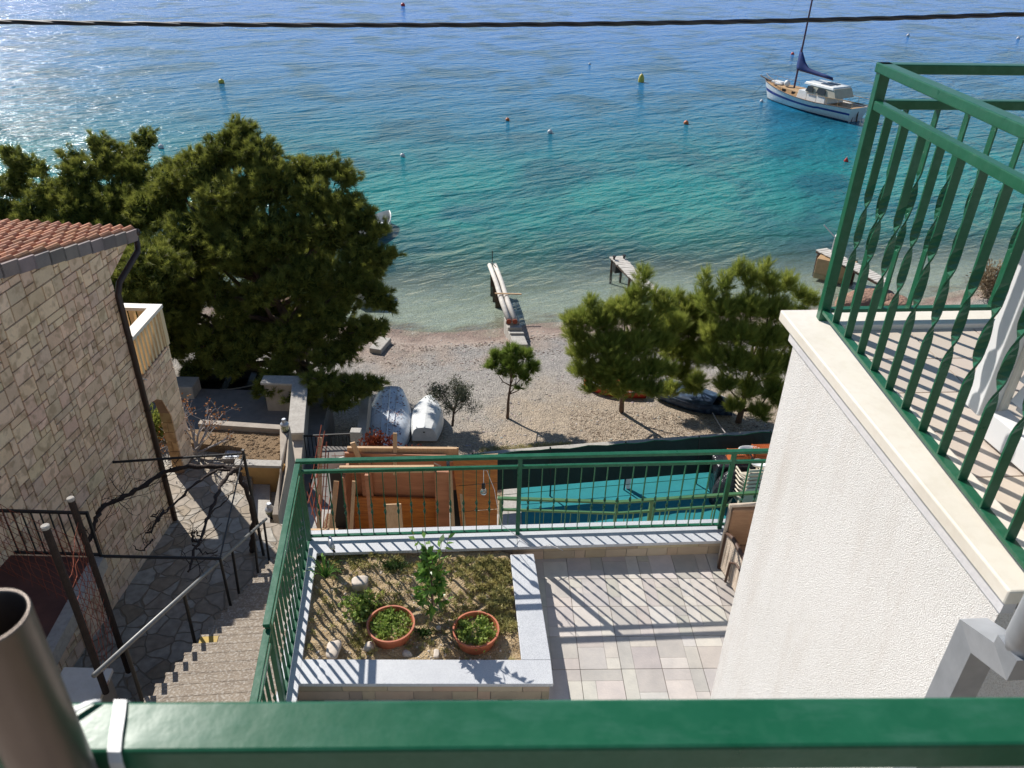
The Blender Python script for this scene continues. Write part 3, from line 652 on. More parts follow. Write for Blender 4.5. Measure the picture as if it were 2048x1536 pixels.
for i in range(10):
    for j in range(6):
        x0 = .072+i*.30; y0 = .002+j*.255
        mb.prism([B(x0+.003, y0+.003), B(x0+.297, y0+.003), B(x0+.297, y0+.252), B(x0+.003, y0+.252)], 13.43, 13.447, r=random.Random(i*7+j).random())
mb.build('floor_tile', 'balcony_tile', nb)
mb = MB(); mb.prism([B(.071, .001), B(3.2, .001), B(3.2, 1.53), B(.071, 1.53)], 13.375, 13.440); mb.build('grout', 'parapet_tile', nb)
br = thing('balcony_railing', 'large dark green railing with twisted flat bars round the right balcony', 'railing', B(.0, -.08, 13.47))
RA, RB, RC = Vector((1.335, 3.13, 0)), Vector((1.392, 1.42, 0)), B(2.9, -.085, 0)
railing(br, [(RA, RB), (RA, RC)], 14.515, 14.37, 13.515, [(RA.x, RA.y)], .128, w=.05, tw=(.31, .71), bw=.030, hm=.034, zfoot=13.47, th=.035)
# white louvered shutter leaf standing on the balcony
sh = thing('louvered_shutter', 'tall white louvered shutter standing on the tiles behind the big green railing', 'shutter', B(.25, .9, 13.45))
mb = MB(); mb.beam(B(.235, .705, 14.55), B(.235, .790, 14.55), .075, 2.05, up=(0, 0, 1)); mb.build('stile', 'white_louver', sh, bevel=.004)
mb = MB(); mb.beam(B(.272, .792, 14.55), B(.272, .808, 14.55), .02, 2.05); mb.build('edge_strip', 'cream_stone', sh)
mb = MB(); mb.beam(B(.25, .81, 13.51), B(.34, 1.75, 13.51), .07, .10); mb.build('sill', 'white_louver', sh, bevel=.004)
mb = MB(); a, b = B(.31, .81, 0), B(.40, 1.75, 0); d = (b-a).normalized(); nn = Vector((d.y, -d.x, 0)); nn = -nn if nn.x > 0 else nn
for i in range(25):
    z = 13.60+i*.08; o1 = nn*.0; o2 = nn*.035
    mb.poly([a+o1+V(0, 0, z+.075), b+o1+V(0, 0, z+.075), b+o2+V(0, 0, z), a+o2+V(0, 0, z)])
    mb.poly([a+o2+V(0, 0, z), b+o2+V(0, 0, z), b+o1+V(0, 0, z-.004), a+o1+V(0, 0, z-.004)])
mb.prism([a[:2], b[:2], (b-nn*.03)[:2], (a-nn*.03)[:2]], 13.56, 15.6)
mb.build('louvers', 'white_louver', sh)
# galvanised downpipe with a swan neck at the balcony end
dpn = thing('downpipe', 'grey galvanised metal downpipe with a mitred jog at the end of the white wall', 'downpipe', B(-.15, 1.5, 9.6))
pa, pb_, pc, pd = B(-.178, 1.545, 9.6), B(-.178, 1.545, 13.325), B(-.222, 1.715, 13.43), B(-.222, 1.715, 16.2)
def sqpipe(mb, pts, w):
    """square pipe with mitred corners"""
    rings = []
    for i, p in enumerate(pts):
        d0 = (pts[i]-pts[i-1]).normalized() if i else (pts[1]-pts[0]).normalized(); d1 = (pts[i+1]-pts[i]).normalized() if i < len(pts)-1 else d0
        t = (d0+d1).normalized(); sd = KA; up = t.cross(sd).normalized(); k = 1/max(.3, abs(t.dot(d0)))
        rings.append([p+sd*w/2*i1+up*w/2*k*j1 for i1, j1 in ((1, 1), (-1, 1), (-1, -1), (1, -1))])
    mb.loft(rings)
mb = MB(); sqpipe(mb, [pa, pb_, pc, pc+V(0, 0, .05)], .078); mb.build('pipe_elbow', 'galv', dpn)
mb = MB(); mb.tube([pc+V(0, 0, .035), pc+V(0, 0, .08), pd], [.038, .045, .045], n=24); o = mb.build('upper_pipe', 'galv', dpn, smooth=True)
mb = MB(); mb.beam(B(-.165, 1.545, 12.2)-KB*.045, B(-.165, 1.545, 12.2)+KB*.045, .09, .03); mb.build('bracket', 'galv', dpn)
# ================================================================ FOREGROUND: own balcony rail, tube, strap
fr = thing('balcony_handrail', 'broad green metal handrail crossing the whole bottom of the view', 'railing', (0, .39, 13.45))
mb = MB(); mb.beam((-1.6, .332, 14.435), (1.6, .459, 14.435), .0445, .03); mb.build('top_rail', 'green_paint', fr, bevel=.003)
mb = MB(); mb.beam((-1.6, .332, 14.29), (1.6, .459, 14.29), .03, .03); mb.build('middle_rail', 'green_paint', fr)
mb = MB(); mb.beam((-1.6, .332, 13.52), (1.6, .459, 13.52), .03, .016); mb.build('bottom_rail', 'green_paint', fr)
for i in range(25):
    x = -1.5+i*.125
    mb = MB(); bar(mb, x, .395+.0395*x, 13.53, 14.28, 0.0, tw=(.33, .6)); mb.build('baluster', 'green_paint', fr)
mb = MB(); mb.prism([(-1.7, .46), (1.0, .46), (1.0, -2.5), (-1.7, -2.5)], 13.25, 13.43); struct(mb, 'balcony_floor', 'balcony_tile')
tb = thing('steel_tube', 'upright open steel tube strapped in front of the green handrail', 'tube', (-.305, .333, 13.43))
mb = MB(); c = (-.312, .333, 0)
prof = [(.0215, 13.43), (.0215, 14.622)]; n = 40
mb.lathe(c, [(.0242, 13.43), (.0242, 14.6215), (.0238, 14.6232), (.0222, 14.6232), (.0218, 14.6215), (.0218, 13.8), (.0001, 13.8)], n=n); mb.build('pipe', 'steel_tube', tb, smooth=True)
zs = thing('cable_tie', 'white plastic strap looped round the green handrail beside the steel tube', 'cable tie', (-.25, .39, 14.45))
mb = MB(); X = -.292
def strap(pts, w):
    rings = []
    for i, p in enumerate(pts):
        p = Vector(p); t = (Vector(pts[min(i+1, len(pts)-1)])-Vector(pts[max(i-1, 0)])).normalized(); sd = Vector((1, 0, 0)); up = t.cross(sd).normalized()
        rings.append([p+sd*w/2*a+up*.0008*b for a, b in ((1, 1), (-1, 1), (-1, -1), (1, -1))])
    mb.loft(rings)
strap([(-.284, .350, 14.34), (-.2845, .354, 14.40), (-.2855, .3565, 14.446), (-.287, .3605, 14.4522), (-.292, .375, 14.4526), (-.297, .392, 14.4526), (-.3015, .4045, 14.4522), (-.3022, .4085, 14.446), (-.3022, .409, 14.40)], .0098)
mb.build('strap', 'white_plastic', zs)
mb = MB(); strap([(-.319, .404, 14.452), (-.324, .401, 14.4535), (-.331, .394, 14.4545), (-.338, .385, 14.4535), (-.342, .378, 14.4522)], .006); mb.build('strap_tail', 'white_plastic', zs)
# overhead cable
mb = MB(); P0 = gy(-700, 25, 6.0); P1 = gy(2750, -2, 6.6); N_ = 220
for s_ in range(3):
    pts = []
    for i in range(N_+1):
        f = i/N_; p = P0.lerp(P1, f); p.z -= .20*4*f*(1-f)*.62; a = f*95+s_*2.094+1.3*math.sin(f*9)
        d = .0085; pts.append((p.x, p.y+math.cos(a)*d, p.z+math.sin(a)*d))
    mb.tube(pts, .0092, n=7)
single(mb, 'overhead_cable', 'cable', 'black twisted overhead cable crossing in front of the sea', 'cable', tuple(P0))
# ================================================================ STONE HOUSE (left)
WD = Vector((.0766, .9971, 0)); WN = Vector((.9971, -.0766, 0)); WC = Vector((-6.65, 12.05, 0))
def W(s, z, o=0): p = WC+WD*s+WN*o; return Vector((p.x, p.y, z))
hs = thing('stone_house', 'tall house clad in random pinkish stone with an orange tiled roof', 'house', (-8, 10, 4.3))
ztop = lambda s: 10.10-.226*s
mb = MB()
pf = [W(-10, 4.2), W(0, 4.2), W(0, 9.5), W(.78, 9.86), W(.78, ztop(.78)), W(-10, ztop(-10))]
back = [p-WN*.35 for p in pf]; n = len(pf)
mb.v += [tuple(p) for p in pf]+[tuple(p) for p in back]; mb.f.append(tuple(range(n))); mb.f.append(tuple(reversed(range(n, 2*n)))); mb.r += [0, 0]
for i in range(n): j = (i+1) % n; mb.f.append((i, n+i, n+j, j)); mb.r.append(0)
mb.prism([W(-.0, 0, -.01)[:2], W(0, 0, -3.4)[:2], W(-.3, 0, -3.4)[:2], W(-.3, 0, -.01)[:2]], 4.2, 9.5)
mb.build('wall', 'mortar', hs)
mb = MB(); shp = [(3, 1), (2, 1), (2, 2), (3, 2), (1, 1), (4, 2), (2, 2), (1, 2), (3, 2), (4, 1), (2, 1), (3, 2)]
ashlar(mb, W(0, 0), WD, (0, 0, 1), [(-8.5, 4.2), (0, 4.2), (0, ztop(0)), (-8.5, ztop(-8.5))], .118, shp, .017, .022, 21)
ashlar(mb, W(0, 0), WD, (0, 0, 1), [(0, 9.52), (.78, 9.88), (.78, ztop(.78)), (0, ztop(0))], .118, shp, .017, .022, 22)
mb.build('stone_cladding', 'stone_clad', hs)
# roof tiles: barrel profile across, overlapping rows down the slope
mb = MB(); cols, rows = 15, 30; cw = .185; rl_ = .34; slope = math.atan(.226); per = 8
ev = W(1.0, 0, .0)      # eave line starts here, runs to -WN
def roof_pt(c, s, prof, rowz):     # c across (metres from verge towards -WN), s up the slope distance from the eave
    p = ev-WN*c-WD*s*math.cos(slope); return Vector((p.x, p.y, 9.93+s*math.sin(slope)+prof+rowz))
rgt = random.Random(5)
for rI in range(rows):
    for cI in range(cols+22):
        r = rgt.random(); jit = rgt.uniform(-.008, .008)
        ra, rb = [], []
        for k in range(per+1):
            f = k/per; x = cI*cw+f*cw
            h = .062*max(0, math.sin(math.pi*min(1, f/.68))) - .018*max(0, math.sin(math.pi*max(0, (f-.68)/.32)))
            ra.append(roof_pt(x, rI*rl_-.03, h+jit, .045)); rb.append(roof_pt(x, (rI+1)*rl_, h*.9+jit, .012))
        n0 = len(mb.v); mb.v += [tuple(q) for q in ra]+[tuple(q) for q in rb]+[(q.x, q.y, q.z-.035) for q in ra]
        for k in range(per):
            mb.f.append((n0+k, n0+k+1, n0+per+1+k+1, n0+per+1+k)); mb.r.append(r)
            mb.f.append((n0+2*per+2+k, n0+2*per+2+k+1, n0+k+1, n0+k)); mb.r.append(r)
rf = mb.build('roof', 'roof_tile', hs, smooth=False)
mb = MB()
for rI in range(rows):   # verge tiles
    s0, s1 = rI*rl_-.02, (rI+1)*rl_+.02; r = rgt.random()
    p0, p1 = roof_pt(-.035, s0, 0, .04), roof_pt(-.035, s1, 0, .015)
    q0, q1 = roof_pt(.05, s0, 0, .05), roof_pt(.05, s1, 0, .025)
    for a, b in (((p0, p1), (q0, q1)),):
        A = [p0, p1, V(p1.x, p1.y, p1.z-.19), V(p0.x, p0.y, p0.z-.20)]; B_ = [q0, q1, V(q1.x, q1.y, q1.z-.19), V(q0.x, q0.y, q0.z-.20)]
        n0 = len(mb.v); mb.v += [tuple(q) for q in A+B_]
        for f in ((0, 1, 2, 3), (7, 6, 5, 4), (0, 4, 5, 1), (3, 2, 6, 7), (0, 3, 7, 4), (1, 5, 6, 2)): mb.f.append(tuple(n0+i for i in f)); mb.r.append(r)
mb.build('verge_tiles', 'verge', rf)
mb = MB(); a, b, c, d = roof_pt(.05, -.02, 0, 0), roof_pt(5.5, -.02, 0, 0), roof_pt(5.5, 10, 0, 0), roof_pt(.05, 10, 0, 0)
n0 = 0; mb.v += [tuple(q) for q in (a, b, c, d)]+[(q.x, q.y, q.z-.12) for q in (a, b, c, d)]
for f in ((0, 1, 2, 3), (7, 6, 5, 4), (0, 4, 5, 1), (3, 2, 6, 7), (0, 3, 7, 4), (1, 5, 6, 2)): mb.f.append(f); mb.r.append(0)
mb.build('roof_deck', 'mortar', rf)
# gutter and downpipe
mb = MB(); a = W(1.05, 9.90, .04); mb.tube([a, a-WN*5.0], .06, n=10); mb.build('gutter', 'brown_pipe', hs, smooth=True)
mb = MB(); g0 = W(1.02, 9.88, -.02); mb.tube([g0, W(1.0, 9.70, 0), W(.90, 9.60, .03), W(.12, 9.36, .055), W(.0, 9.2, .06), W(0, 4.32, .06)], [.05, .05, .052, .052, .052, .05], n=14)
o = mb.build('downpipe', 'brown_pipe', hs, smooth=True)
mb = MB()
for z in (8.4, 6.9, 5.4): mb.lathe(W(0, z, .06), [(.058, -.015), (.058, .015)], n=12)
mb.build('pipe_clip', 'brown_pipe', o)
# loggia / balcony wing, recessed .3 m behind the side wall
LX = -6.95
lg = lambda y, z, o=0: Vector((LX+o, y, z))
mb = MB(); mb.box((LX-.16, 12.6, 6.87), (.30, 1.05, .52)); mb.box((LX-.16, 13.6, 6.87), (.30, 1.0, .52))
# arch web: strips over a half circle, centre y 12.78 r .74 springing z 5.75
ay, ar, az = 12.80, .74, 5.78
for i in range(14):
    y0 = 12.06+i*(13.54-12.06)/14; y1 = y0+(13.54-12.06)/14
    f = lambda y: az+math.sqrt(max(0, ar*ar-(y-ay)**2))
    z0, z1 = f(y0), f(y1); n0 = len(mb.v)
    for x in (LX-.01, LX-.22):
        mb.v += [(x, y0, z0), (x, y1, z1), (x, y1, 6.62), (x, y0, 6.62)]
    for q in ((0, 1, 2, 3), (7, 6, 5, 4), (0, 4, 5, 1), (3, 2, 6, 7)): mb.f.append(tuple(n0+k for k in q)); mb.r.append(0)
mb.box((LX-.115, 13.82, 5.4), (.21, .54, 2.45))
mb.box((LX-1.3, 13.2, 7.02), (2.3, 1.75, .12))
mb.build('loggia_core', 'mortar', hs)
mb = MB(); ashlar(mb, (LX-.01, 0, 0), (0, 1, 0), (0, 0, 1), [(12.06, 6.60), (14.1, 6.60), (14.1, 7.12), (12.06, 7.12)], .115, shp, .015, .018, 31)
for i in range(7):     # cladding over the arch in clipped wedges
    y0 = 12.06+i*(13.54-12.06)/7; y1 = y0+(13.54-12.06)/7
    ashlar(mb, (LX-.01, 0, 0), (0, 1, 0), (0, 0, 1), [(y0, f(y0)), (y1, f(y1)), (y1, 6.6), (y0, 6.6)], .3, [(1, 1)], .008, .018, 40+i)
for i in range(9): mb.box((LX-.004, 13.82, 4.40+i*.245+.12), (.028, .56, .232), r=random.Random(i).random())
mb.build('loggia_cladding', 'stone_clad', hs)
mb = MB()
for i in range(9):
    z = 4.40+i*.245+.12; sp = .5 if i % 2 else 1
    if i % 2: mb.box((LX-.115, 13.535, z), (.21, .03, .232), r=random.Random(i+50).random())
    else:
        mb.box((LX-.115+.055, 13.535, z), (.10, .03, .232), r=random.Random(i+60).random()); mb.box((LX-.115-.055, 13.535, z), (.10, .03, .232), r=random.Random(i+70).random())
mb.build('column_facing', 'clad_bounce_lit', hs)
# balcony balustrade
bl = thing('balcony_balustrade', 'cream balustrade with broad pale cap on the stone house balcony', 'balustrade', (-7.5, 13.5, 7.12))
mb = MB(); mb.prism([(LX+.03, 12.12), (LX+.03, 14.17), (-9.2, 14.17), (-9.2, 13.97), (LX-.20, 13.97), (LX-.20, 12.12)], 7.93, 8.0); mb.build('cap', 'cream_stone', bl, bevel=.006)
for i in range(13):
    y = 12.2+i*.152
    mb = MB(); mb.box((LX-.07, y, 7.53), (.11, .072, .80)); mb.build('slat', 'slat_cream', bl)
for i in range(1, 13):
    x = LX-.05-i*.17
    mb = MB(); mb.box((x, 14.07, 7.53), (.085, .11, .80)); mb.build('slat', 'slat_cream', bl)
mb = MB(); mb.box((LX-.07, 14.09, 7.53), (.16, .14, .80)); mb.build('corner_post', 'slat_cream', bl)
mb = MB()
for y in (12.45, 12.62, 12.78): mb.tube([(LX+.0, y, 7.13), (LX+.10, y-.0, 7.09)], .012, n=6)
mb.build('drain_spout', 'white_plastic', bl)
# ================================================================ LANDING, BLACK RAIL, PERGOLA
ld_ = thing('landing', 'dark red tiled landing beside the stone house with pale edge', 'landing', (-6.3, 7, 4.3))
mb = MB(); mb.prism([(-6.98, 8.2), (-5.78, 8.2), (-5.55, 5.2), (-7.2, 5.2)], 6.82, 6.99); mb.build('floor_slab', 'red_floor', ld_)
mb = MB(); mb.prism([(-5.79, 8.22), (-5.62, 8.22), (-5.40, 5.2), (-5.56, 5.2)], 6.8, 7.02); mb.build('edge', 'concrete_pale', ld_)
gp = thing('stone_pier', 'sunlit rough stone pier at the foot of the nearer wooden pole', 'pier', (-4.95, 5.9, 4.3))
mb = MB(); mb.prism([(-5.25, 6.33), (-4.72, 6.33), (-4.62, 5.3), (-5.2, 5.3)], 4.2, 6.93); mb.build('shaft', 'concrete_wall', gp, bevel=.02)
mb = MB(); mb.prism([(-5.28, 6.36), (-4.69, 6.36), (-4.59, 5.27), (-5.23, 5.27)], 6.931, 6.99); mb.build('cap', 'cream_stone', gp, bevel=.01)
lr = thing('landing_railing', 'black iron railing with thin upright bars on the red landing', 'railing', (-6.2, 8.2, 7.0))
A, Bq = V(-6.86, 8.2, 0), V(-5.66, 8.2, 0)
mb = MB(); mb.beam(A+V(0, 0, 7.80), Bq+V(0, 0, 7.80), .04, .03); mb.build('top_rail', 'black_iron', lr)
mb = MB(); mb.beam(A+V(0, 0, 7.05), Bq+V(0, 0, 7.05), .035, .03); mb.build('bottom_rail', 'black_iron', lr)
for i in range(10):
    p = A.lerp(Bq, (i+.5)/9.6); mb = MB(); mb.box((p.x, p.y, 7.43), (.016, .016, .74)); mb.build('baluster', 'black_iron', lr)
mb = MB(); mb.box((Bq.x, Bq.y, 7.42), (.035, .035, .8)); mb.build('post', 'black_iron', lr)
z2 = lambda x, y: (x/2.845, 880+y/2.845)
pg = thing('pergola_frame', 'thin black pipe pergola frame spanning from house wall to the stair landing', 'pergola', (-4.62, 11.15, 4.3))
T1 = V(-4.62, 11.15, 6.66)
mb = MB(); mb.tube([W(-1.25, 6.66, .02), T1], .022, n=8); mb.tube([(-5.64, 8.2, 7.02), gz(440, 1117, 6.95)], .022, n=8); mb.tube([T1, gz(440, 1117, 6.95)], .012, n=6); mb.build('top_pipe', 'black_iron', pg)
mb = MB(); mb.tube([V(-4.58, 11.12, 4.32), T1+V(0, 0, .08)], .027, n=10); mb.build('post', 'black_iron', pg)
mb = MB(); e_ = gz(440, 1117, 6.95); mb.tube([V(e_.x, e_.y, 5.9), e_], .02, n=8); mb.build('post', 'black_iron', pg)
for (nm, lab, x, y, z0, z1) in (('pole', 'rusty upright pole standing farther away at the end of the wire netting', -4.98, 7.02, 6.1, 9.04), ('pole', 'tall dark upright pole nearer the camera behind the steel tube', -4.62, 6.02, 6.99, 9.52)):
    t = thing('vine_pole', lab, 'pole', (x, y, z0), 'dark poles holding wire netting')
    mb = MB(); mb.tube([(x, y, z0), (x+.01, y, (z0+z1)/2), (x, y, z1)], .038, n=12); mb.build('shaft', 'bark_dark', t)
    mb = MB(); mb.lathe((x, y, z1), [(.042, -.02), (.042, .012), (.03, .02), (.0001, .02)], n=12); mb.build('cap', 'concrete_pale', t)
mb = MB(); rng = random.Random(3)      # wire netting
for k, (a, b, zb, zt_) in enumerate(((V(-4.62, 6.02, 0), V(-4.98, 7.02, 0), 7.0, 8.7), (V(-4.98, 7.02, 0), V(-6.9, 7.9, 0), 7.0, 8.4))):
    n = int((b-a).length/.16)
    for i in range(n+1):
        p = a.lerp(b, i/n); pts = [(p.x+rng.gauss(0, .012), p.y+rng.gauss(0, .012), zb+(zt_-zb)*j/7) for j in range(8)]; mb.tube(pts, .0035, n=4)
    for j in range(11):
        z = zb+(zt_-zb)*j/10; pts = [tuple(a.lerp(b, i/8)+V(rng.gauss(0, .01), rng.gauss(0, .01), z+rng.gauss(0, .02)-.05*math.sin(math.pi*i/8))) for i in range(9)]; mb.tube(pts, .0035, n=4)
single(mb, 'wire_netting', 'rust', 'rusty wire netting hung between the dark poles over the landing', 'netting', (-5.5, 7, 7.0))
# vines
vn = thing('grape_vine', 'bare dark twisting grape vine trained over the black pergola', 'vine', tuple(gz(503, 1105, 4.3)))
rng = random.Random(8); mb = MB()
def vine(pts, zz, r0, r1):
    P = [gz(*z2(*p), z) for p, z in zip(pts, zz)]; Q = []
    for i in range(len(P)-1):
        for k in range(5): Q.append(P[i].lerp(P[i+1], k/5)+V(rng.gauss(0, .012), rng.gauss(0, .012), rng.gauss(0, .012)))
    Q.append(P[-1]); n = len(Q); mb.tube(Q, [(r0+(r1-r0)*i/n)*(1+.22*math.sin(i*2.1)) for i in range(n)], n=8)
    return Q
q1 = vine([(1430, 640), (1437, 560), (1442, 400), (1395, 280), (1350, 180)], [4.3, 4.9, 5.6, 6.2, 6.55], .05, .04)
q2 = vine([(1350, 180), (1280, 155), (1080, 150), (930, 185), (790, 275), (690, 330), (600, 370), (560, 420), (530, 520), (500, 580)], [6.55, 6.6, 6.62, 6.62, 6.6, 6.6, 6.6, 6.6, 6.6, 6.6], .042, .030)
q3 = vine([(1370, 165), (1300, 195), (1230, 320), (1190, 430), (1140, 560), (1100, 650), (1070, 750)], [6.58, 6.62, 6.65, 6.68, 6.7, 6.72, 6.7], .036, .014)
q4 = vine([(1350, 165), (1240, 170), (1120, 240), (980, 370), (890, 460), (860, 520), (830, 525)], [6.6]*7, .024, .012)
q5 = vine([(1180, 440), (1290, 340), (1325, 290)], [6.67, 6.7, 6.8], .014, .006)
q6 = vine([(1140, 570), (1100, 570), (1090, 530), (1120, 520), (1140, 550)], [6.7, 6.72, 6.75, 6.8, 6.7], .018, .010)
q7 = vine([(1100, 600), (1150, 640), (1220, 640), (1240, 625)], [6.7]*4, .013, .006)
q8 = vine([(930, 400), (900, 460), (870, 430), (905, 400)], [6.6]*4, .018, .008)
q9 = vine([(870, 560), (850, 590), (810, 635), (760, 600)], [6.6]*4, .014, .006)
mb.build('stem', 'bark_dark', vn, smooth=True)
mb = MB()
for Q in (q2, q3, q4):
    for i in range(2, len(Q), 2):
        tips = []
        if rng.random() < .75: branch(mb, Q[i], (rng.gauss(0, 1), rng.gauss(0, 1), rng.gauss(.2, .4)), .007, rng.uniform(.2, .6), 1, rng, tips, wob=.5, up=.0, n=4)
mb.build('twig', 'bark_dark', vn)
# stair handrail
hr = thing('stair_handrail', 'grey round steel handrail on black posts along the garden stairs', 'handrail', (-4.2, 8.5, 4.5))
h0, h1 = V(-4.41, 11.07, 5.24), V(-3.77, 5.0, 8.72); hd = (h1-h0)
mb = MB(); mb.tube([h0-hd*.01, h1+hd*.03], .026, n=14); mb.build('top_rail', 'galv_dark', hr, smooth=True)
for p, zt_ in ((V(-4.43, 10.95, 4.3), 0), (V(-4.40, 10.25, 4.5), 0), (V(-4.25, 9.05, 5.2), 0), (V(-4.02, 7.05, 6.4), 0), (V(-3.83, 5.45, 7.3), 0)):
    f = (11.07-p.y)/(11.07-5.0); q = h0.lerp(h1, f); mb = MB(); mb.tube([(p.x, p.y, p.z-.1), (q.x, q.y, q.z-.02)], .021, n=8); mb.build('post', 'black_iron', hr)
mb = MB(); mb.prism([(-5.3, 6.5), (-4.0, 6.6), (-3.9, 5.0), (-5.2, 4.9)], 4.304, 4.33); single(mb, 'door_mat', 'mat_blue', 'dark blue mat lying on the shaded paving beside the stairs', 'mat', (-4.6, 6, 4.3))
# ================================================================ SOIL BED, STEPS, LANTERNS, YARD
gb = thing('soil_bed', 'square raised bed of brown soil with pale rim and ochre front above the short steps', 'planter', (-5.8, 14.1, 3.4))
R0 = [(-7.0, 14.95), (-5.02, 14.80), (-4.72, 13.50), (-5.80, 13.50)]
mb = MB(); mb.prism([(-5.80, 13.50), (-4.80, 13.50), (-4.80, 13.64), (-5.85, 13.64)], 3.3, 4.555); mb.build('front_wall', 'ochre', gb)
mb = MB(); mb.prism([(-5.84, 13.47), (-4.83, 13.47), (-4.86, 13.68), (-5.87, 13.68)], 4.556, 4.62); mb.build('front_rim', 'concrete_pale', gb, bevel=.008)
mb = MB(); mb.prism([(-5.22, 14.86), (-5.0, 14.84), (-4.70, 13.5), (-4.64, 12.35), (-4.76, 12.35), (-4.82, 13.3), (-4.90, 13.66)], [2.4]*7, [4.63, 4.63, 4.60, 4.25, 4.25, 4.56, 4.6]); mb.build('side_wall', 'concrete_wall', gb, bevel=.008)
mb = MB(); mb.prism([(-7.1, 15.12), (-5.02, 14.98), (-5.0, 14.80), (-7.1, 14.94)], 2.2, 4.63); mb.build('back_wall', 'concrete_wall', gb, bevel=.008)
mb = MB(); mb.prism([(-7.3, 14.9), (-5.2, 14.85), (-4.95, 13.7), (-5.85, 13.65), (-5.9, 14.25), (-7.3, 14.4)], 4.2, 4.5); mb.build('soil', 'soil', gb)
# clods
rs = np.random.RandomState(4); mb = MB()
for i in range(260):
    x = rs.uniform(-6.6, -5.0); y = rs.uniform(13.75, 14.8)
    if x > -5.0-(14.8-y)*.0 or (x < -5.85 and y < 14.3): continue
    r = rs.uniform(.015, .05); mb.lathe((x, y, 4.49), [(r, 0), (r*.8, r*.5), (.0001, r*.8)], n=5, r=rs.rand())
tag(mb.build('clods', 'soil', gb), kind='stuff')
cv = thing('inspection_cover', 'pale square inspection cover set beside the soil bed', 'cover', (-6.1, 14.0, 4.3))
c = gz(473, 908, 4.36)
mb = MB(); mb.box((c.x, c.y, 4.33), (.52, .40, .10), rz=.06); mb.build('frame', 'concrete_pale', cv)
mb = MB(); mb.box((c.x-.02, c.y-.01, 4.388), (.38, .28, .012), rz=.06); mb.build('lid', 'white_gel', cv)
def lantern(loc, label, sc=1.0):
    t = thing('lantern', label, 'lantern', loc, 'glass garden lanterns with metal caps'); x, y, z = loc
    mb = MB(); mb.lathe((x, y, z), [(.075*sc, 0), (.08*sc, .02), (.06*sc, .03)], n=16); mb.build('base', 'black_iron', t)
    mb = MB(); mb.lathe((x, y, z), [(.062*sc, .025), (.07*sc, .09*sc), (.062*sc, .17*sc)], n=16); mb.build('glass', 'lantern_glass', t, smooth=True)
    mb = MB(); mb.lathe((x, y, z), [(.088*sc, .17*sc), (.085*sc, .195*sc), (.05*sc, .23*sc), (.04*sc, .27*sc), (.045*sc, .30*sc), (.032*sc, .31*sc), (.0001, .31*sc)], n=16); mb.build('cap', 'galv', t)
    mb = MB()
    for k in range(4):
        a = k*math.pi/2+.4; mb.tube([(x+.075*sc*math.cos(a), y+.075*sc*math.sin(a), z+.02), (x+.075*sc*math.cos(a), y+.075*sc*math.sin(a), z+.18*sc)], .005, n=5)
    mb.build('frame', 'black_iron', t)
q = gz(542, 1032, 4.0); lantern((q.x, q.y, 3.98), 'metal capped glass lantern on a short post at the foot of the side steps', 1.15)
mb = MB(); mb.prism([(q.x-.06, q.y+.06), (q.x+.09, q.y+.06), (q.x+.13, q.y-.55), (q.x-.02, q.y-.55)], 3.2, 3.98); single(mb, 'lantern_kerb', 'concrete_wall', 'narrow pale kerb block under the lantern beside the side steps', 'kerb', (q.x, q.y, 3.2))
q = gz(571, 862, 4.63); lantern((q.x, q.y, 4.62), 'metal capped glass lantern on the far corner of the soil bed wall', 1.1)
yw = thing('yard_wall', 'pale L shaped yard wall with flat cap in the pine shade', 'wall', (-5.8, 18, 2.2))
mb = MB(); mb.prism([(-7.0, 19.42), (-5.86, 19.45), (-5.33, 16.75), (-5.62, 16.72), (-6.10, 19.12), (-6.98, 19.12)], 1.2, 3.15); mb.build('wall', 'concrete_wall', yw)
mb = MB(); mb.prism([(-7.07, 19.48), (-5.80, 19.50), (-5.27, 16.7), (-5.68, 16.66), (-6.16, 19.05), (-7.05, 19.05)], 3.151, 3.22); mb.build('cap', 'concrete_pale', yw, bevel=.01)
mb = MB(); mb.prism([(-5.62, 16.72), (-5.33, 16.75), (-5.0, 14.95), (-5.2, 14.95)], 1.2, 2.95); mb.build('wall', 'concrete_wall', yw)
gt = thing('iron_gate', 'black iron gate with thin bars at the end of the yard wall', 'gate', (-5, 17.2, 2.0))
ga, gbb = gz(607, 872, 2.9), gz(700, 868, 2.9); ga.z = gbb.z = 0
for z in (2.9, 1.95): mb = MB(); mb.beam(ga+V(0, 0, z), gbb+V(0, 0, z), .04, .04); mb.build('rail', 'black_iron', gt)
for i in range(13): p = ga.lerp(gbb, i/12); mb = MB(); mb.box((p.x, p.y, 2.42), (.018 if 0 < i < 12 else .045, .018 if 0 < i < 12 else .045, .96)); mb.build('bar', 'black_iron', gt)
bw = thing('boundary_wall', 'low concrete wall running to the beach beside the white dinghy', 'wall', (-4.1, 19, 1.2))
a, b = gz(712, 862, 3.1), gz(722, 800, 2.3)
mb = MB(); mb.prism([(a.x-.13, a.y), (a.x+.12, a.y), (b.x+.10, b.y+1), (b.x-.15, b.y+1)], .8, 2.2); mb.build('wall', 'concrete_wall', bw)
mb = MB(); mb.box((a.x+.02, a.y-.10, 2.2), (.27, .22, 2.0)); mb.build('end_post', 'concrete_pale', bw, bevel=.012)
mb = MB(); q = gz(376, 775, 2.2); mb.box((q.x-.3, q.y-.4, 2.0), (1.5, .6, 1.3)); single(mb, 'yard_block', 'concrete_wall', 'plain brown masonry block in the shaded yard behind the bare fig tree', 'wall block', (q.x, q.y, 1.5), bevel=.02)
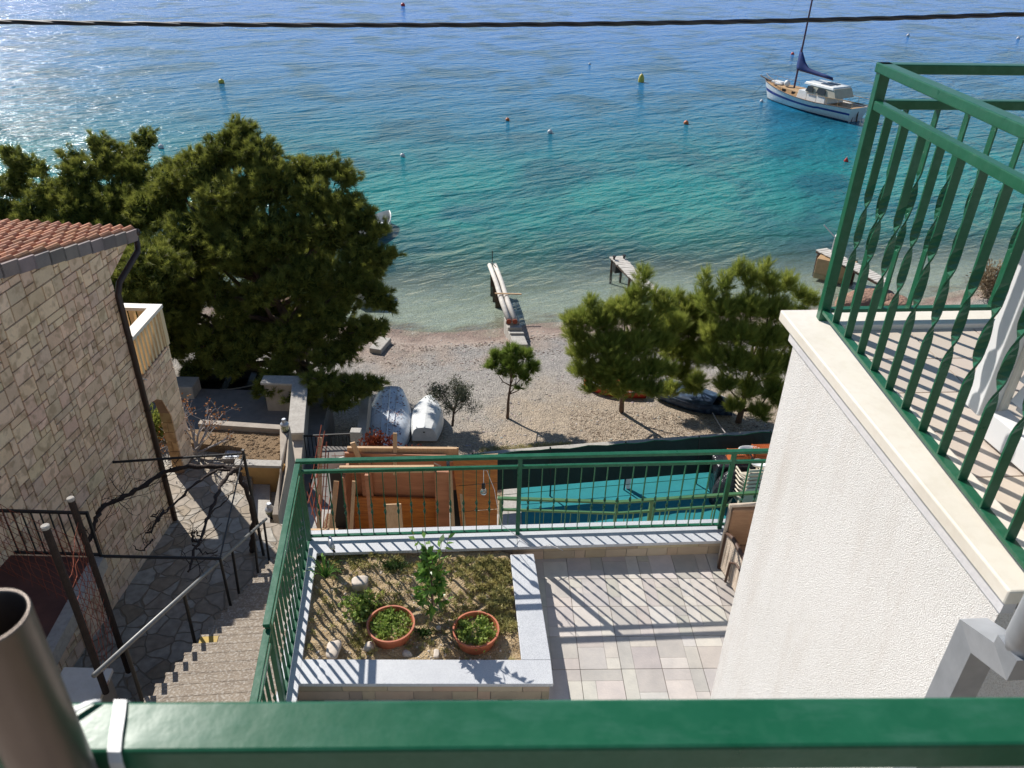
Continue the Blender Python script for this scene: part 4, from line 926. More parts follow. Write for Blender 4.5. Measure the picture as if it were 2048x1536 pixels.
# bare fig tree
fg = thing('bare_fig_tree', 'leafless pale branched fig tree with orange buds beside the stone column', 'tree', tuple(gz(394, 915, 4.3)))
mb = MB(); rng = random.Random(12); tips = []
b0 = gz(394, 912, 4.3)
for dx, dy, dz, l in ((.9, .3, 1.0, .8), (1.3, -.1, .55, .9), (-.2, .3, 1.1, .8), (.3, .6, 1.2, .9), (.8, .7, .5, .8), (-1.2, .2, .8, .7), (.4, -.2, .9, .8), (-.5, -.2, .6, .6)):
    branch(mb, b0+V(0, 0, .1), (dx, dy, dz), .028, l*.80, 3, rng, tips, spread=.62, up=.06, wob=.33, n=6, kids=(2, 3), shrink=.72, taper=.6)
mb.build('trunk', 'bark_pale', fg)
rs = np.random.RandomState(3); tp = [t for t in tips if rs.rand() < .75]; C = np.array([t[0] for t in tp]); C = np.repeat(C, 3, 0)+rs.randn(len(C)*3, 3)*.03; D = unit(rs.randn(len(C), 3)+[0, 0, .4])
v3, r3 = leaves(C, D, .055, .035, rs, rs.rand(len(C))); np_mesh('leaves', v3, 4, r3, 'fig_leaf', fg)
def shrub(name, label, cat, c, R, n, ln, wd, m, seed, stems=True, group=None, hang=.0, gap=0):
    rs = np.random.RandomState(seed); t = thing(name, label, cat, tuple(c), group)
    k = n; P = unit(rs.randn(k, 3))*(rs.rand(k, 1)**.4); P = P*np.array(R)+np.array([c[0], c[1], c[2]+R[2]])
    # clumps
    cl = unit(rs.randn(26, 3))*(rs.rand(26, 1)**.4)*np.array(R)*.85+np.array([c[0], c[1], c[2]+R[2]]); P = cl[rs.randint(0, 26, k)]+rs.randn(k, 3)*np.array(R)*.22
    P[:, 2] = np.maximum(P[:, 2], c[2]+.02); D = unit(P-np.array([c[0], c[1], c[2]+R[2]*.4])+rs.randn(k, 3)*.5*max(R))
    v, r = leaves(P, D, ln, wd, rs, rs.rand(k), hang); np_mesh('leaves', v, 4, r, m, t)
    if stems:
        mb = MB(); rg = random.Random(seed); 
        for i in range(14): q = cl[i]; a = Vector(c); b = Vector(q); m1 = a.lerp(b, .5)+V(rg.gauss(0, .03), rg.gauss(0, .03), R[2]*.15); mb.tube([a, m1, b], [.012, .008, .004], n=5)
        mb.build('stem', 'bark', t)
    return t
q = gz(322, 905, 4.3); shrub('green_shrub', 'dark green shrub growing under the stone arch', 'shrub', (q.x-.3, q.y+.6, 4.0), (.42, .4, .6), 2600, .09, .03, 'pine_dark', 5)
# ================================================================ FORMWORK (z 6.95 slab) at Y 8.3..9.2
fw = thing('timber_formwork', 'large box of reddish plywood shuttering panels behind the terrace railing', 'formwork', (-1.2, 8.8, 6.95))
mb = MB(); mb.box((-1.60, 9.02, 7.64), (1.42, .03, 1.36)); mb.build('panel', 'ply_red', fw)
mb = MB(); mb.beam((-2.32, 8.70, 8.27), (-1.04, 8.77, 8.27), .045, .10); mb.beam((-2.28, 9.07, 8.33), (-.75, 9.12, 8.33), .045, .10); mb.build('top_board', 'timber', fw)
mb = MB()
for x, w_, yy in ((-2.02, .15, 8.96), (-.93, .19, 8.72), (-1.93, .06, 8.60)): mb = MB(); mb.box((x, yy, 7.62), (w_, .04, 1.30)); mb.build('upright', 'ply_red', fw)
mb = MB(); mb.box((-.78, 8.98, 8.0), (.12, .03, .5)); mb.build('side_panel', 'ply_red', fw)
mb = MB(); mb.box((-2.26, 8.85, 7.6), (.04, .5, 1.2)); mb.build('side_panel', 'ply_red', fw)
mb = MB(); mb.box((-.66, 9.04, 7.5), (.30, .02, 1.3)); mb.build('gap_shade', 'black_iron', fw)  # black sheet painted in for the deep shade of the open gap
mb = MB(); mb.box((-2.42, 9.0, 7.4), (.26, .02, 1.2)); mb.build('gap_shade', 'black_iron', fw)  # black sheet again, shade of the gap at the left end
mb = MB(); mb.box((-1.63, 8.93, 7.28), (1.25, .03, .66)); mb.build('lower_panel', 'ply_orange', fw)
mb = MB(); mb.prism([(-2.75, 9.3), (-2.40, 9.3), (-2.40, 8.2), (-2.75, 8.2)], 6.952, 6.96); mb.prism([(-2.2, 8.9), (-.2, 8.9), (-.2, 8.0), (-2.2, 8.0)], 6.952, 6.957); mb.build('bed', 'soil', fw)
op = thing('shuttering_panel', 'bright orange three board shuttering panel leaning upright beside the hanging bulb', 'panel', (-.42, 8.5, 6.95))
mb = MB(); a, b = gy(906, 920, 8.95), gy(995, 913, 8.95); a2, b2 = gy(925, 1075, 8.38), gy(994, 1070, 8.38)
def quadslab(a, b, c, d, t, nm, m, par):
    n_ = (b-a).cross(c-a).normalized()*t; mb = MB(); mb.v += [tuple(q) for q in (a, b, c, d, a+n_, b+n_, c+n_, d+n_)]
    for f in ((0, 1, 2, 3), (7, 6, 5, 4), (0, 4, 5, 1), (1, 5, 6, 2), (2, 6, 7, 3), (3, 7, 4, 0)): mb.f.append(f); mb.r.append(0)
    return mb.build(nm, m, par)
for k in range(3):
    f0, f1 = k/3+.004, (k+1)/3-.004
    quadslab(a.lerp(a2, f0), b.lerp(b2, f0), b.lerp(b2, f1), a.lerp(a2, f1), -.027, 'board', 'ply_orange', op)
mb = MB(); mb.beam(gy(928, 914, 8.96), gy(996, 910, 8.96), .03, .03); mb.build('edge_strip', 'timber', op)
def plank(pts, w, m, label, dy=.03, group='loose timber planks round the formwork'):
    a, b = pts; mb = MB(); mb.beam(a, b, w, dy, up=(0, -1, .2)); return single(mb, 'timber_plank', m, label, 'plank', tuple(b), group, bevel=.003)
plank((gy(786, 1008, 8.15), gy(792, 1078, 8.0)), .215, 'timber', 'short wide yellow plank standing in front of the reddish panel')
plank((gy(790, 866, 9.15), gy(790, 950, 8.95)), .055, 'timber', 'narrow pale batten sticking up highest above the formwork middle')
plank((gy(705, 885, 9.0), gy(730, 945, 8.95)), .07, 'timber', 'pale batten leaning to the left above the top board')
plank((gy(673, 962, 8.75), gy(662, 1068, 8.35)), .07, 'timber', 'long pale batten slanting at the left of the formwork')
plank((gy(708, 962, 8.65), gy(702, 1072, 8.4)), .05, 'timber', 'thin batten standing just right of the slanting batten')
plank((gy(900, 935, 8.8), gy(907, 1070, 8.35)), .052, 'timber', 'tall pale batten left of the dark gap')
plank((gy(922, 985, 8.7), gy(931, 1072, 8.35)), .04, 'timber', 'pale batten at the left edge of the orange panel')
plank((gy(885, 905, 9.2), gy(874, 930, 9.0)), .11, 'timber_grey', 'short grey plank end tilted over the top board')
plank((gy(906, 895, 9.25), gy(906, 920, 9.2)), .16, 'timber', 'short square plank end standing above the orange panel')
plank((gy(620, 1062, 8.0), gy(676, 1062, 8.0)), .05, 'timber', 'short horizontal plank at the foot of the rusty mesh', .05)
plank((gy(640, 875, 8.9), gy(638, 1075, 8.2)), .06, 'timber', 'tall upright plank behind the rusty mesh')
plank((gy(637, 935, 9.0), gy(690, 922, 9.1)), .14, 'timber_grey', 'broad grey plank lying flat behind the rail corner')
mb = MB(); rng = random.Random(2)
zr = lambda x, y: (590+x/6.4, 850+y/6.4)
for (p, q) in (((340, 0), (215, 690)), ((380, 75), (280, 680)), ((405, 215), (330, 1170)), ((430, 350), (360, 1330)), ((460, 850), (390, 1380)), ((330, 730), (300, 1100)), ((155, 850), (310, 1400)), ((185, 740), (300, 1250)), ((250, 740), (340, 1100)), ((285, 600), (165, 1000)), ((300, 700), (215, 1150))):
    a = gy(*zr(*p), 8.7+rng.uniform(-.15, .2)); b = gy(*zr(*q), 8.2+rng.uniform(-.1, .2)); mb.tube([a, a.lerp(b, .5), b], .0075, n=5)
for k in range(8):
    y = 150+k*130; a = gy(*zr(260-k*8, y), 8.6); b = gy(*zr(420, y-15), 8.6); mb.tube([a, b], .004, n=4)
single(mb, 'rusty_mesh', 'rust', 'upright rusty steel reinforcing mesh left of the formwork', 'steel mesh', (-2.5, 8.5, 6.95))
mb = MB(); zo = lambda x, y: (560+x/3.79, 840+y/3.79)
a, b = gy(*zo(390, 272), 9.2), gy(*zo(1340, 258), 9.3); mb.tube([a, b], .005, n=5)
for k in range(14): p = a.lerp(b, (k+.4)/14); mb.tube([p+V(0, 0, .05), p-V(0, 0, .28)], .004, n=4)
single(mb, 'rusty_mesh', 'rust', 'low rusty wire mesh edge above the top board of the formwork', 'steel mesh', tuple(a))
# hanging bulb
hb = thing('hanging_bulb', 'clear light bulb in black socket hanging on a wire from the middle rail', 'light bulb', tuple(gy(966, 985, 5.72)))
c = gy(967, 983, 5.70)
mb = MB(); mb.lathe(c, [(.0001, -.036), (.016, -.033), (.028, -.018), (.031, 0), (.026, .018), (.016, .032), (.013, .042)], n=16); mb.build('bulb', 'bulb_glass', hb, smooth=True)
mb = MB(); mb.lathe(c, [(.014, .038), (.017, .045), (.017, .085), (.010, .095), (.0001, .097)], n=12); mb.build('socket', 'black_rubber', hb)
mb = MB(); mb.tube([c+V(0, 0, .09), V(c.x+.0, c.y, 10.63), V(c.x+.03, c.y, 10.62), V(c.x+.10, c.y-.0, 10.40), V(c.x+.13, c.y, 10.2), V(c.x+.17, c.y+.05, 9.95), V(c.x+.32, c.y+.03, 9.83), V(c.x+.5, c.y-.12, 9.815), V(c.x+.63, c.y-.05, 9.81), V(c.x+.75, c.y-.13, 9.815)], .003, n=5); mb.build('wire', 'pale_plastic', hb)
# ================================================================ LOWER TERRACE RAIL, TURF, FENCE
mb = MB(); mb.prism([(-.148, 8.15), (3.4, 8.3), (3.9, 6.15), (-.14, 5.75)], 1.0, 7.35); struct(mb, 'lower_terrace', 'concrete_pale')
lw = thing('lower_railing', 'pale green railing with thin twisted bars one level below the terrace', 'railing', (1.4, 8.0, 7.4))
pC = V(1.389, 8.0, 0)
railing(lw, [(V(-.12, 8.015, 0), pC), (pC, V(3.4, 8.30, 0))], 8.42, 8.22, 7.43, [(1.389, 8.0), (V(-.1, 8.015, 0).x, 8.015), (3.3, 8.29)], .118, m='green_rail_light', tw=(.28, .46), zfoot=7.35)
mb = MB(); mb.box((1.86, 8.07, 7.88), (.07, .07, 1.06)); mb.build('post', 'green_rail_light', lw)
mb = MB(); tp = [(.28, 17.0), (5.4, 18.1), (9, 18.5), (9, 9.5), (.75, 9.5), (.36, 15.1)]; mb.prism(tp, 1.2, 1.6)
struct(mb, 'turf', 'turf')
mb = MB(); mb.prism([(-.145, 17.0), (.9, 17.2), (9.2, 18.5), (9.2, 8.2), (-.145, 8.2)], 1.0, 1.55); struct(mb, 'court_ground', 'concrete_pale')
fc = thing('mesh_fence', 'long dark green privacy mesh fence between court and pebble beach', 'fence', (2, 17.3, 1.5))
mb = MB(); fp = []
for i in range(41):
    f = i/40; p = V(-.9, 16.05, 0).lerp(V(9.0, 17.8, 0), f); zt_ = gy(935+f*790, 909-f*56, p.y+.32).z+.02*math.sin(i*1.7)-.03*abs(math.sin(i*.5)); fp.append((p, zt_))
for i in range(40):
    (a, za), (b, zb) = fp[i], fp[i+1]; wv = .05*math.sin(i*1.1); wb = .05*math.sin(i*1.1+1.1)
    am = a+V(0, .16+wv, (za+1.98)/2); bm = b+V(0, .16+wb, (zb+1.98)/2)
    a_, b_ = a+V(-.05, .32, 0), b+V(-.05, .32, 0); mb.poly([a_+V(0, 0, za), b_+V(0, 0, zb), bm, am]); mb.poly([am, bm, b+V(0, 0, 1.98), a+V(0, 0, 1.98)])
mm = mat('fence_mesh', (.010, .030, .022), (.006, .02, .015), scale=3, rough=.8, stretch=(1, 1, 1), bump=.3, bscale=8)
mb.build('mesh', 'fence_mesh', fc, solid=.006)
mb = MB(); mb.tube([p+V(-.05, .32, z+.01) for p, z in fp], .012, n=5); mb.build('top_wire', 'green_paint', fc)
mb = MB(); mb.tube([p+V(0, 0, 1.80) for p, z in fp], .008, n=5); mb.build('bottom_wire', 'green_paint', fc)
for i in range(0, 41, 8): p, z = fp[i]; mb = MB(); mb.tube([p+V(0, .03, 1.3), p+V(0, .03, 1.98), p+V(-.05, .35, z+.05)], .022, n=8); mb.build('post', 'black_iron', fc)
mb = MB(); a_, b_ = V(-2.9, 17.6, 0), V(9.5, 19.6, 0)
kp = [gz(905, 917, 1.35), gz(1000, 905, 1.35), gz(1200, 889, 1.35), gz(1330, 880, 1.35), gz(1560, 862, 1.35)]
for i in range(4):
    p, q = kp[i], kp[i+1]; mb.prism([(p.x, p.y+.02), (q.x, q.y+.02), (q.x, q.y-.22), (p.x, p.y-.22)], 1.0, 1.42)
struct(mb, 'kerb', 'concrete_pale')
sb = thing('folded_board', 'narrow pale board standing against the dark mesh fence', 'board', (1.7, 17, 1.6))
a = gy(1260, 922, 16.9); mb = MB(); mb.loft([[V(a.x-.01, 17.0, a.z), V(a.x+.01, 17.0, a.z), V(a.x+.01, 16.97, a.z), V(a.x-.01, 16.97, a.z)], [V(a.x-.07, 16.95, a.z-.25), V(a.x+.08, 16.95, a.z-.25), V(a.x+.08, 16.92, a.z-.25), V(a.x-.07, 16.92, a.z-.25)], [V(a.x-.08, 16.9, 1.95), V(a.x+.09, 16.9, 1.95), V(a.x+.09, 16.87, 1.95), V(a.x-.08, 16.87, 1.95)], [V(a.x-.03, 16.85, 1.61), V(a.x+.07, 16.85, 1.61), V(a.x+.07, 16.82, 1.61), V(a.x-.03, 16.82, 1.61)]]); mb.build('panel', 'white_louver', sb)
# ================================================================ COURT THINGS: chairs, crates, bags
def plastic_chair(loc, rz, label, group, proto=None):
    t = thing('plastic_chair', label, 'chair', loc, group); t.rotation_euler = (0, 0, rz)
    if proto is not None:
        for ch in proto.children: d = ch.copy(); COL.objects.link(d); d.parent = t
        return t
    o = Vector(loc); t.rotation_euler = (0, 0, 0)
    def bb(mb, name): ob = mb.build(name, 'beige_plastic', t, bevel=.004); return ob
    mb = MB(); mb.prism([(o.x-.23, o.y-.22), (o.x+.23, o.y-.22), (o.x+.21, o.y+.22), (o.x-.21, o.y+.22)], o.z+.40, o.z+.43); bb(mb, 'seat')
    mb = MB()
    for i in range(8):
        z = o.z+.50+i*.045; w_ = .36-.0*i; mb.box((o.x, o.y+.235+i*.013, z), (w_, .02, .026))
    mb.box((o.x-.19, o.y+.27, o.z+.67), (.045, .03, .50)); mb.box((o.x+.19, o.y+.27, o.z+.67), (.045, .03, .50)); mb.box((o.x, o.y+.345, o.z+.90), (.42, .03, .07)); bb(mb, 'backrest')
    for sx in (-1, 1):
        mb = MB(); mb.tube([(o.x+sx*.26, o.y-.22, o.z+.43), (o.x+sx*.28, o.y-.2, o.z+.63), (o.x+sx*.28, o.y+.1, o.z+.65), (o.x+sx*.22, o.y+.27, o.z+.68)], .022, n=8); mb.build('armrest', 'beige_plastic', t, smooth=True)
        for sy in (-1, 1): mb = MB(); mb.tube([(o.x+sx*.27, o.y+sy*.25, o.z), (o.x+sx*.22, o.y+sy*.21, o.z+.42)], .028, n=8); mb.build('leg', 'beige_plastic', t)
    t.rotation_euler = (0, 0, rz); return t
q = gy(1488, 1000, 16.0); cx, cy = q.x, 16.0
c0 = plastic_chair((cx, cy, 1.6), rad(-172), 'beige plastic garden chair, lowest of the stack on the turquoise court', 'stacked beige plastic chairs')
for i in range(1, 7):
    plastic_chair((cx+.01*i, cy+.03*i, 1.6+.095*i), rad(-172), ['', 'beige plastic garden chair, second from the bottom of the stack', 'beige plastic garden chair, third from the bottom of the stack', 'beige plastic garden chair in the exact middle of the stack', 'beige plastic garden chair, third from the top of the stack', 'beige plastic garden chair, second from the top of the stack', 'beige plastic garden chair on top of the stack, under the white trays'][i], 'stacked beige plastic chairs', c0)
c1 = plastic_chair((cx+.75, cy-.05, 1.6), rad(-165), 'beige plastic garden chair half hidden behind the white wall, lowest of its pile', 'chairs beside the stack', c0)
plastic_chair((cx+.76, cy-.02, 1.70), rad(-165), 'beige plastic garden chair half hidden behind the white wall, upper of its pile', 'chairs beside the stack', c0)
def crate(c, label, rz=.1):
    t = thing('plastic_crate', label, 'crate', tuple(c), 'orange crates beside the chair stack'); x, y, z = c
    m3 = Matrix.Rotation(rz, 3, 'Z'); mb = MB()
    mb.box((x, y, z+.01), (.50, .34, .02), rz)
    for k in range(5):
        zz = z+.03+k*.05
        for dx, dy, sx, sy in ((0, -.17, .50, .012), (0, .17, .50, .012), (-.25, 0, .012, .34), (.25, 0, .012, .34)):
            p = m3 @ V(dx, dy, 0); mb.box((x+p.x, y+p.y, zz), (sx, sy, .03), rz)
    for dx, dy in ((-.25, -.17), (.25, -.17), (.25, .17), (-.25, .17)): p = m3 @ V(dx, dy, 0); mb.box((x+p.x, y+p.y, z+.13), (.03, .03, .26), rz)
    mb.build('body', 'orange_plastic', t)
    mb = MB()
    for k in range(9): p = m3 @ V(-.22+k*.055, 0, 0); mb.box((x+p.x, y+p.y, z+.262), (.014, .32, .008), rz)
    for k in range(6): p = m3 @ V(0, -.14+k*.056, 0); mb.box((x+p.x, y+p.y, z+.268), (.48, .014, .008), rz)
    mb.build('lid', 'orange_plastic', t)
q = gy(1478, 905, 16.9); crate((q.x, 16.9, q.z-.25), 'orange slotted plastic crate turned over at the left of the chair stack')
q = gy(1518, 898, 17.0); crate((q.x+.12, 17.0, q.z-.22), 'orange slotted plastic crate partly hidden by the white wall')
mb = MB(); q = gy(1490, 900, 16.9); mb.box((q.x, 16.9, (q.z-.3+1.6)/2), (1.5, .55, q.z-.3-1.6), .1); single(mb, 'storage_box', 'black_bag', 'black covered storage box under the orange crates', 'box', (q.x, 16.9, 1.6), bevel=.05)
mb = MB(); rg = random.Random(9); q = gy(1435, 985, 16.3)
rings = []
for k in range(9):
    f = k/8; rr_ = .30*math.sin(math.pi*(.18+.75*f))**.7; rings.append([(q.x+.05+f*.28+rr_*1.0*math.cos(a)*(1+.12*math.sin(3*a+k)), 16.35+rr_*math.sin(a)*(1+.12*math.cos(4*a+k)), 1.6+f*1.05) for a in [2*math.pi*j/14 for j in range(14)]])
mb.loft(rings); single(mb, 'covered_bundle', 'black_bag', 'tall black plastic covered bundle at the left of the chair stack', 'bundle', (q.x, 16.35, 1.6), smooth=True)
def tray(px, py, y, label, sx=.30):
    q = gy(px, py, y); mb = MB(); n = 20; pr_ = []
    rings = []
    for (s, z) in ((.85, -.05), (1, 0), (1, .015), (.93, .015), (.8, -.035)): rings.append([(q.x+sx*s*math.cos(a), y+.16*s*math.sin(a), q.z+z) for a in [2*math.pi*j/n for j in range(n)]])
    mb.loft(rings); single(mb, 'white_basin', 'white_plastic', label, 'basin', tuple(q), smooth=True)
tray(1500, 899, 16.95, 'shallow white oval basin lying on top of the orange crate'); tray(1519, 926, 16.2, 'shallow white oval basin on the top chair of the stack', .22)
# wicker armchair on our terrace
wc = thing('wicker_armchair', 'tan wicker armchair with open curved side at the parapet corner', 'chair', (2.25, 5.25, 9.6))
q0 = gz(1450, 1118, 9.6)
mb = MB()
Pw = [(2.12, 5.62), (2.20, 5.68), (2.62, 5.70), (2.95, 5.6), (2.95, 5.52), (2.6, 5.6), (2.2, 5.6)]
mb.prism([(2.02, 5.60), (2.04, 5.68), (2.76, 5.72), (2.76, 5.64)], 9.85, 10.33); mb.build('backrest', 'wicker_brown', wc, bevel=.02)
mb = MB(); mb.tube([(2.02, 5.64, 9.62), (2.01, 5.64, 10.0), (2.01, 5.65, 10.34), (2.4, 5.68, 10.355), (2.77, 5.69, 10.34)], .022, n=8); mb.build('back_frame', 'wicker', wc, smooth=True)
mb = MB(); mb.prism([(2.07, 5.6), (2.7, 5.6), (2.7, 5.02), (2.19, 5.02)], 9.80, 9.92); mb.build('seat', 'wicker_brown', wc, bevel=.02)
mb = MB()
arm = [(2.02, 5.62, 9.60), (2.02, 5.62, 10.04), (2.04, 5.50, 10.09), (2.12, 5.15, 10.04), (2.16, 5.0, 9.92), (2.17, 4.96, 9.60)]
n = 22
for i in range(n):   # woven side panel
    f = i/n; y = 5.60-.6*f; x = 2.025+.14*f; zt_ = 10.05+.03*math.sin(f*3)-.10*max(0, f-.7)/.3; mb.tube([(x, y, 9.62), (x-.006*(i % 2), y, (9.62+zt_)/2), (x, y, zt_)], .0085, n=5)
for k in range(22): z = 9.64+k*.019; mb.tube([(2.023, 5.60, z), (2.09, 5.3, z), (2.165, 5.0, z)], .0075, n=4)
mb.build('side_panel', 'wicker', wc)
mb = MB(); mb.tube(arm, .022, n=8); mb.tube([(2.03, 5.42, 9.62), (2.035, 5.42, 9.86), (2.07, 5.36, 9.91), (2.12, 5.12, 9.88), (2.13, 5.10, 9.62)], .012, n=6); mb.build('armrest', 'dark_wood', wc, smooth=True)
# ================================================================ PLANTER CONTENT
def potz(p, R, H, label, seed):
    t = thing('terracotta_bowl', label, 'plant pot', (p.x, p.y, 9.73), 'round terracotta bowls in the planter bed'); c = (p.x, p.y, 9.735)
    mb = MB(); mb.lathe(c, [(R*.80, 0), (R*.93, H*.8), (R*.955, H*.82), (R, H*.86), (R, H), (R*.93, H), (R*.90, H*.8), (R*.86, H*.5), (.0001, H*.5)], n=44); mb.build('bowl', 'pot', t, smooth=False)
    mb = MB(); n0 = 0; rg = random.Random(seed)
    mb.lathe(c, [(R*.885, H*.60), (R*.5, H*.66), (.0001, H*.68)], n=24); mb.build('soil', 'planter_soil', t)
    rs = np.random.RandomState(seed); k = 60; a = rs.rand(k)*6.28; r = np.sqrt(rs.rand(k))*R*.8; cl = np.stack([p.x+r*np.cos(a), p.y+r*np.sin(a), np.full(k, 9.735+H*.72)], 1)
    cl = cl[rs.rand(k) < .8]; n = 1500; idx = rs.randint(0, len(cl), n); P = cl[idx]+rs.randn(n, 3)*[.024, .024, .016]
    D = unit(rs.randn(n, 3)+[0, 0, .7]); v, r_ = leaves(P, D, .026, .020, rs, np.clip(rs.rand(n)*.7+.3*(rs.rand(len(cl))[idx]), 0, 1), .1); np_mesh('herbs', v, 4, r_, 'herb_leaf', t)
potz(gz(782, 1253, 9.83), .198, .135, 'larger terracotta bowl full of bright herbs, left of the citrus sapling', 3)
potz(gz(952, 1264, 9.83), .192, .135, 'terracotta bowl with sparse herbs, right of the citrus sapling', 4)
def stone(p, s, m, label, seed, name='stone', rz=0, group=None):
    rg = random.Random(seed); mb = MB(); bm = bmesh.new(); bmesh.ops.create_icosphere(bm, subdivisions=3, radius=1)
    ph = [rg.uniform(0, 6) for _ in range(6)]
    for v_ in bm.verts:
        c = v_.co; k = 1+.10*math.sin(3*c.x+ph[0])+.08*math.sin(4*c.y+ph[1])+.07*math.sin(5*c.z+ph[2]); q = Vector((math.copysign(abs(c.x)**.7, c.x), math.copysign(abs(c.y)**.7, c.y), math.copysign(abs(c.z)**.8, c.z)))*k
        q = Matrix.Rotation(rz, 3, 'Z') @ Vector((q.x*s[0], q.y*s[1], q.z*s[2]))*(1.4 if p[2] > 9 else 1); v_.co = q
    bm.verts.ensure_lookup_table(); mb.v = [tuple(v_.co+Vector(p)) for v_ in bm.verts]; mb.f = [tuple(x.index for x in f.verts) for f in bm.faces]; mb.r = [0]*len(mb.f); bm.free()
    return single(mb, name, m, label, 'stone', tuple(p), group, smooth=True)
def ps(px, py, h): q = gz(px, py, 9.75+h); return (q.x, q.y, 9.745+h*.4)
stone(ps(719, 1164, .03), (.062, .040, .038), 'rock_white', 'angular pale stone near the strappy plant, farthest stone in the bed', 1, rz=.1)
stone(ps(666, 1297, .03), (.038, .062, .035), 'rock_white', 'upright pale boulder at the left front of the bed', 2)
stone(ps(738, 1291, .02), (.032, .030, .025), 'rock_white', 'grey mottled stone between boulder and the left terracotta bowl', 3)
stone(ps(814, 1306, .01), (.034, .020, .014), 'rock_white', 'flat pinkish stone below the left terracotta bowl', 4, rz=-.6)
stone(ps(873, 1307, .01), (.017, .032, .014), 'rock_white', 'oval cream stone at the middle front of the bed', 5)
stone(ps(877, 1254, .01), (.014, .014, .011), 'rock_white', 'tiny round white stone at the foot of the sapling', 6)
# ground cover, pebbles, litter (stuff)
rs = np.random.RandomState(11)
def bedpts(n, ffun):
    out = []
    while len(out) < n:
        x = rs.uniform(-1.82, .13); y = rs.uniform(4.3, 5.5)
        if x < -1.60-(y-4.26)*.155 or x > .12-(y-4.3)*.09: continue
        if rs.rand() < ffun(x, y): out.append((x, y, soilz(x, y)))
    return np.array(out)
dens = lambda x, y: min(1, max(.03, (x+.62)*1.3)*(y > 4.62) + .8*math.exp(-((x+1.08)**2+(y-4.85)**2)/.02) + .5*math.exp(-((x+1.15)**2+(y-4.55)**2)/.012)+.35*(y > 5.3)+.04)
P = bedpts(620, dens); k = 26; C = np.repeat(P, k, 0)+rs.randn(len(P)*k, 3)*[.012, .012, .005]+[0, 0, .006]
D = unit(rs.randn(len(C), 3)*[1, 1, .4]+[0, 0, .9]); rn = np.clip(np.repeat(rs.rand(len(P)), k)*.8+rs.rand(len(C))*.3, 0, 1)
v3, r3 = leaves(C, D, .034, .0095, rs, rn, 0); tag(np_mesh('ground_cover', v3, 4, r3, 'succulent'), kind='stuff')
P = bedpts(1500, lambda x, y: .8); C = P+[0, 0, .004]; D = unit(rs.randn(len(C), 3)*[1, 1, .15]); v3, r3 = leaves(C, D, .028, .007, rs, rs.rand(len(C)), 0); tag(np_mesh('dry_litter', v3, 4, r3, 'dry_leaf'), kind='stuff')
mb = MB(); rg = random.Random(6)
for p in bedpts(520, lambda x, y: .6): r = rg.choice((.004, .006, .009, .012)); mb.lathe((p[0], p[1], p[2]-r*.3), [(r, 0), (r*.75, r*.7), (.0001, r)], n=6, r=rg.random(), sx=rg.uniform(.7, 1.3))
struct(mb, 'gravel', 'rock_white', kind='stuff')
# strappy plant
t = thing('strappy_plant', 'strappy green plant with arching leaves at the back left of the bed', 'plant', ps(652, 1160, 0))
q = Vector(ps(652, 1158, 0)); mb = MB(); rg = random.Random(4)
for i in range(26):
    a = rg.uniform(0, 6.28); l = rg.uniform(.12, .24); up_ = rg.uniform(.07, .20); d = V(math.cos(a), math.sin(a), 0); sd = V(-math.sin(a), math.cos(a), 0)*rg.uniform(.004, .007); r = rg.random()
    pts = [q+d*l*f+V(0, 0, up_*math.sin(f*2.3)+.01) for f in (0, .3, .6, .85, 1)]; ws = (1, 1, .8, .5, .02)
    for j in range(4): mb.poly([pts[j]-sd*ws[j], pts[j]+sd*ws[j], pts[j+1]+sd*ws[j+1], pts[j+1]-sd*ws[j+1]], r)
mb.build('leaves', 'citrus_leaf', t)
# citrus sapling
t = thing('citrus_sapling', 'leafy young citrus sapling standing between the two terracotta bowls', 'sapling', ps(862, 1245, 0))
q = Vector(ps(862, 1240, 0)); mb = MB(); rg = random.Random(21); top = V(q.x+.03, q.y+.02, 10.42)
mb.tube([q, q.lerp(top, .35)+V(.012, 0, 0), q.lerp(top, .7)-V(.01, 0, 0), top], [.010, .008, .006, .003], n=7)
C = []; D = []
for i in range(44):
    f = .12+.86*i/44; p = q.lerp(top, f); a = rg.uniform(0, 6.28); l = (.16-.08*f)*rg.uniform(.5, 1.1); e = p+V(math.cos(a)*l, math.sin(a)*l, .05+.06*rg.random()); mb.tube([p, p.lerp(e, .5)+V(0, 0, .01), e], [.004, .003, .0015], n=5)
    for j in range(rg.randint(4, 8)): g = rg.uniform(.3, 1); b = p.lerp(e, g); C.append(tuple(b)); dd = (e-p).normalized()+V(rg.gauss(0, .7), rg.gauss(0, .7), rg.gauss(-.1, .5)); D.append(tuple(dd.normalized()))
# long bare shoots leaning towards the rail
for dx, l in ((-.14, .30), (.16, .26), (-.05, .34), (.10, .2)):
    e = q+V(dx, .1, .62+l); p = q.lerp(top, .7); mb.tube([p, p.lerp(e, .5)+V(dx*.2, 0, 0), e], [.004, .003, .0015], n=5)
    for j in range(7): b = p.lerp(e, .3+.7*j/7); C.append(tuple(b)); D.append(tuple(V(rg.gauss(0, 1), rg.gauss(0, 1), .3).normalized()))
mb.build('stem', 'bark', t)
C = np.array(C); D = np.array(D); rs = np.random.RandomState(2); v3, r3 = leaves(C, D, .085, .045, rs, rs.rand(len(C)), .15); np_mesh('leaves', v3, 4, r3, 'citrus_leaf', t)
shrub('rose_seedling', 'low green and red tinged bush left of the bigger terracotta bowl', 'bush', ps(725, 1215, 0), (.17, .17, .05), 520, .038, .024, 'herb_leaf', 8, stems=False)
shrub('small_bush', 'dark leafy tuft just right of the bigger terracotta bowl', 'bush', ps(850, 1268, 0), (.06, .05, .025), 420, .022, .012, 'dark_leaf', 9, stems=False)
